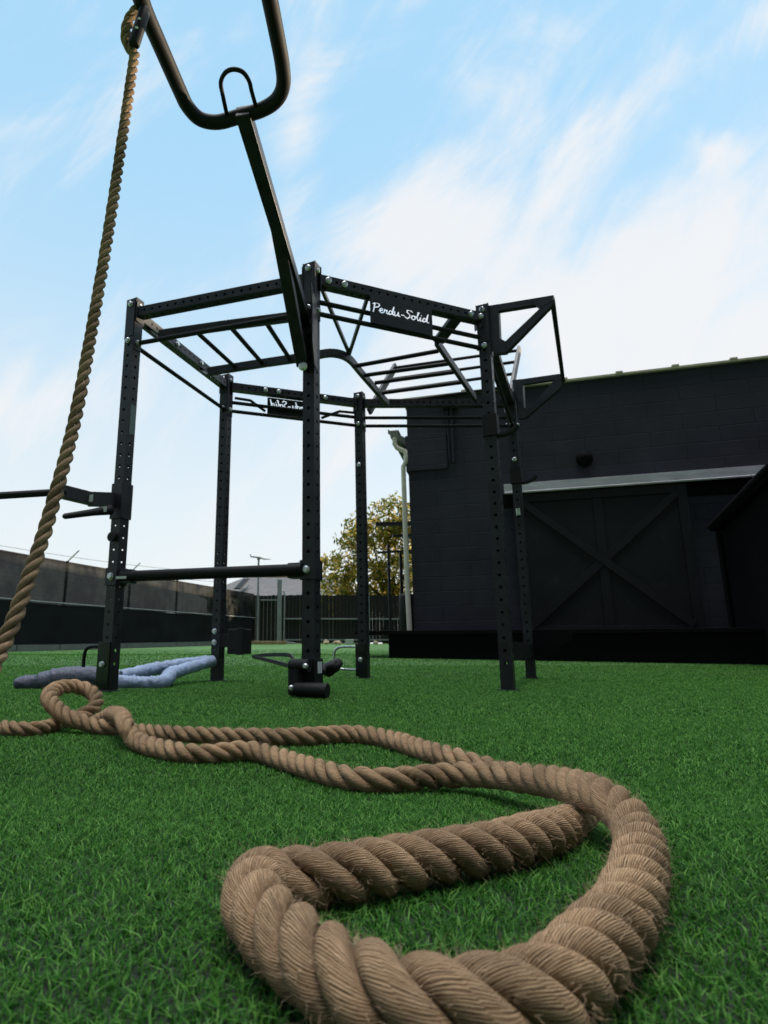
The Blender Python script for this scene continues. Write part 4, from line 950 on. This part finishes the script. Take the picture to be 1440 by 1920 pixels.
def rock(u, y, sx, sz, seed):
    bm = bmesh.new(); bmesh.ops.create_icosphere(bm, subdivisions=2, radius=1)
    p = at_y(u, 1208, y); p.z = ground_z(p.x, p.y)+sz*.7
    for v in bm.verts: v.co = v.co*(1+.35*mnoise.noise(v.co*1.3+Vector((seed, 0, 0)))); v.co = Vector((v.co.x*sx, v.co.y*sx*.7, v.co.z*sz))
    bm.verts.index_update(); mb = MB(); mb.add([v.co+p for v in bm.verts], [[v.index for v in f.verts] for f in bm.faces]); bm.free()
    return mb.build('rock', M['rock'])
for u, sx, sz, sd, lab in ((611, .11, .10, 1, 'round pale rock just right of the near post at the fence foot'), (632, .16, .08, 5, 'long pale rock below the board fence, left of the white block'),
                      (704, .10, .08, 9, 'small pale rock at the fence foot right of the far post'), (505, .06, .05, 13, 'tiny pale rock in front of the gate')):
    tag(rock(u, 22.9, sx, sz, sd), lab, 'rock', 'rocks along the back fence')
p = at_y(655, 1207, 22.9); p.z = ground_z(p.x, p.y)+.09
tag(MB().bbox(p, Vector((.15, 0, 0)), Vector((0, .1, 0)), Vector((.02, 0, .09)), .01).build('concrete_block', M['blockw']), 'whitish concrete block at the foot of the board fence', 'block')
# barrel beside the downspout, dark rack in front of the tree
p = at_y(765, 1190, 13.0); p.z = ground_z(p.x, p.y)
tag(MB().tube([p, p+UP*.02, p+UP*.5, p+UP*.52, p+UP*1.1, p+UP*1.17, p+UP*1.19], [.15, .17, .17, .175, .17, .155, .06], 20).build('water_barrel', M['rubber']), 'tall black barrel standing behind the downspout corner', 'barrel')
rk = thing('storage_rack', at_y(740, 1200, 16), 'dark stepped metal rack standing before the tree beside the building', 'rack')
def rp_(u, v, y=16.0): return at_y(u, v, y)
for (u0, v0, u1, v1, wd, dy) in ((704, 983, 782, 982, .10, 0), (736, 1005, 790, 1004, .07, .3), (708, 1036, 790, 1032, .05, 0), (748, 1036, 790, 1035, .08, .3)):
    MB().beam(rp_(u0, v0, 16+dy), rp_(u1, v1, 16+dy), .12, wd).build('shelf', M['steel'], rk)
for (u, v0, dy, wd) in ((728, 1021, 0, .07), (751, 1035, .3, .08), (775, 980, 0, .07)):
    a = rp_(u, v0, 16+dy); MB().beam(Vector((a.x, a.y, ground_z(a.x, a.y))), a, wd, wd, up=(0, 1, 0)).build('post', M['steel'], rk)

# ------------------------------------------------------------------ house behind and overhead wires
hs = thing('neighbour_house', (-3.5, 34, .45), 'neighbouring house with a grey roof showing above the back fence', 'house')
ha, hb = at_y(372, 1117, 32), at_y(690, 1117, 32); hw = (hb.x-ha.x)/2; hc = Vector(((ha.x+hb.x)/2, 36, 0))
MB().bbox(hc+UP*(ha.z/2), Vector((hw-.4, 0, 0)), Vector((0, 3.6, 0)), UP*ha.z/2, .01).build('wall', M['housewall'], hs)
zr = at_y(500, 1082, 36).z; mb = MB()
A, B, Cc, D = hc+Vector((-hw, -4, ha.z)), hc+Vector((hw, -4, ha.z)), hc+Vector((hw, 4, ha.z)), hc+Vector((-hw, 4, ha.z)); r0, r1 = hc+Vector((-hw*.55, 0, zr-hc.z)), hc+Vector((hw*.6, 0, zr))
r0.z = zr
mb.add([A, B, Cc, D, r0, r1], [(0,1,5,4), (1,2,5), (2,3,4,5), (3,0,4), (0,3,2,1)]); rf = mb.build('roof', M['roofgrey'], hs)
MB().tube([r0+UP*.02, r1+UP*.02], .09, 8).build('ridge_cap', M['plank'], rf)
a_ = at_y(445, 1104, 31.7); b_ = at_y(462, 1086, 33.5); MB().beam(a_, b_, .35, .06).build('valley', M['pipe'], rf)
for (u0, v0, u1, v1, lab) in ((-200, 985, 420, 1075, 'thin overhead wire, the higher of the two crossing the sky left'), (-200, 1000, 420, 1092, 'thin overhead wire, the lower of the two crossing the sky left')):
    a, b = at_y(u0, v0, 30), at_y(u1, v1, 44)
    if a.z > 3: tag(MB().tube([a.lerp(b, t)-UP*(.35*4*t*(1-t)) for t in np.linspace(0, 1, 14)], .012, 6).build('overhead_wire', M['cable']), lab, 'wire', 'overhead wires')

# ------------------------------------------------------------------ trees
def tree(name, loc, clumps, nleaf, size, m, label, trunk_h, trunk_r, seed, group=None):
    rr = np.random.default_rng(seed); root = thing(name, loc, label, 'tree', group); L = Vector(loc)
    mb = MB(); top = L+UP*trunk_h
    mb.tube([L-UP*.1, L+Vector((.05, 0, trunk_h*.5)), top], [trunk_r*1.3, trunk_r, trunk_r*.8], 10)
    for (cx, cy, cz, r) in clumps:
        e = L+Vector((cx, cy, cz)); mid = top.lerp(e, .5)+Vector((rr.normal(0, .15), rr.normal(0, .15), .1))
        mb.tube([top-UP*.1, mid, e], [trunk_r*.55, trunk_r*.32, trunk_r*.1], 7)
        for _ in range(4):
            q_ = e+Vector(rr.normal(0, r*.5, 3)); mb.tube([mid.lerp(e, .6), q_], [trunk_r*.18, trunk_r*.05], 5)
    mb.build('trunk', M['bark'], root)
    tot = sum(c[3]**2 for c in clumps); V = []; Q = []
    for (cx, cy, cz, r) in clumps:
        n = int(nleaf*r*r/tot); k = max(4, n//26)
        d = rr.normal(0, 1, (k, 3)); d /= np.linalg.norm(d, axis=1)[:, None]; sub = d*(r*rr.uniform(.35, 1.05, k)**.6)[:, None]*np.array([1, 1, .85])
        cen = np.repeat(sub, 26, axis=0)[:n]+rr.normal(0, .16*r**.5, (min(n, k*26), 3)); n = len(cen)
        cen += np.array([cx, cy, cz])+np.array(L)
        a = rr.normal(0, 1, (n, 3)); a /= np.linalg.norm(a, axis=1)[:, None]; b = np.cross(a, rr.normal(0, 1, (n, 3))); b /= np.linalg.norm(b, axis=1)[:, None]
        s_ = size*rr.uniform(.6, 1.3, n)[:, None]; o_ = len(V)*0
        V.append(np.stack([cen-a*s_, cen+b*s_*.42, cen+a*s_, cen-b*s_*.42], 1))
    V = np.concatenate(V); n = len(V); me = bpy.data.meshes.new('crown')
    me.vertices.add(n*4); me.vertices.foreach_set('co', V.reshape(-1).astype(np.float32)); me.loops.add(n*4); me.loops.foreach_set('vertex_index', np.arange(n*4, dtype=np.int32))
    me.polygons.add(n); me.polygons.foreach_set('loop_start', (np.arange(n)*4).astype(np.int32)); me.update(calc_edges=True); me.materials.append(m)
    o = bpy.data.objects.new('crown', me); col.objects.link(o); o.parent = root; o.matrix_parent_inverse = abs_mat(root).inverted()
    return root
tg = ground_z(0, 27)
tree('broadleaf_tree', (3.2, 27, tg), [(-.9,0,3.0,1.15), (-1.9,.2,3.4,1.0), (-2.1,0,2.2,.9), (-.5,.3,4.7,1.2), (.2,-.2,5.6,1.0), (1.0,.3,4.3,1.25), (1.4,0,5.5,.9), (2.2,.2,3.2,1.2), (.6,-.6,3.0,1.1), (-1.3,-.3,4.7,.8), (2.8,.1,4.6,1.0), (-1.5,.2,1.6,.7), (0.2,0,1.9,.8)],
     10500, .12, M['leaf'], 'tall green and amber backlit tree rising above the back fence', 2.0, .16, 3)
tree('low_tree', (1.6, 34, tg+.1), [(-1.2,0,2.0,1.0), (0,0,2.2,1.1), (1.3,.2,2.0,1.0), (2.6,0,2.2,1.0)], 3500, .11, M['leafo'], 'low orange-brown bushy tree behind the board fence', 1.0, .09, 5)
tree('low_tree', (-2.3, 42, tg+.1), [(-2.6,0,3.0,1.0), (-1.2,.2,3.5,.9), (.5,0,3.1,.9), (1.9,0,4.6,1.0), (2.4,.3,3.4,.9)], 3500, .13, M['leafo'], 'low yellowish trees peeking over the grey house roof', 1.4, .1, 8)
print('objects', len(bpy.data.objects), 'verts', sum(len(m.vertices) for m in bpy.data.meshes))
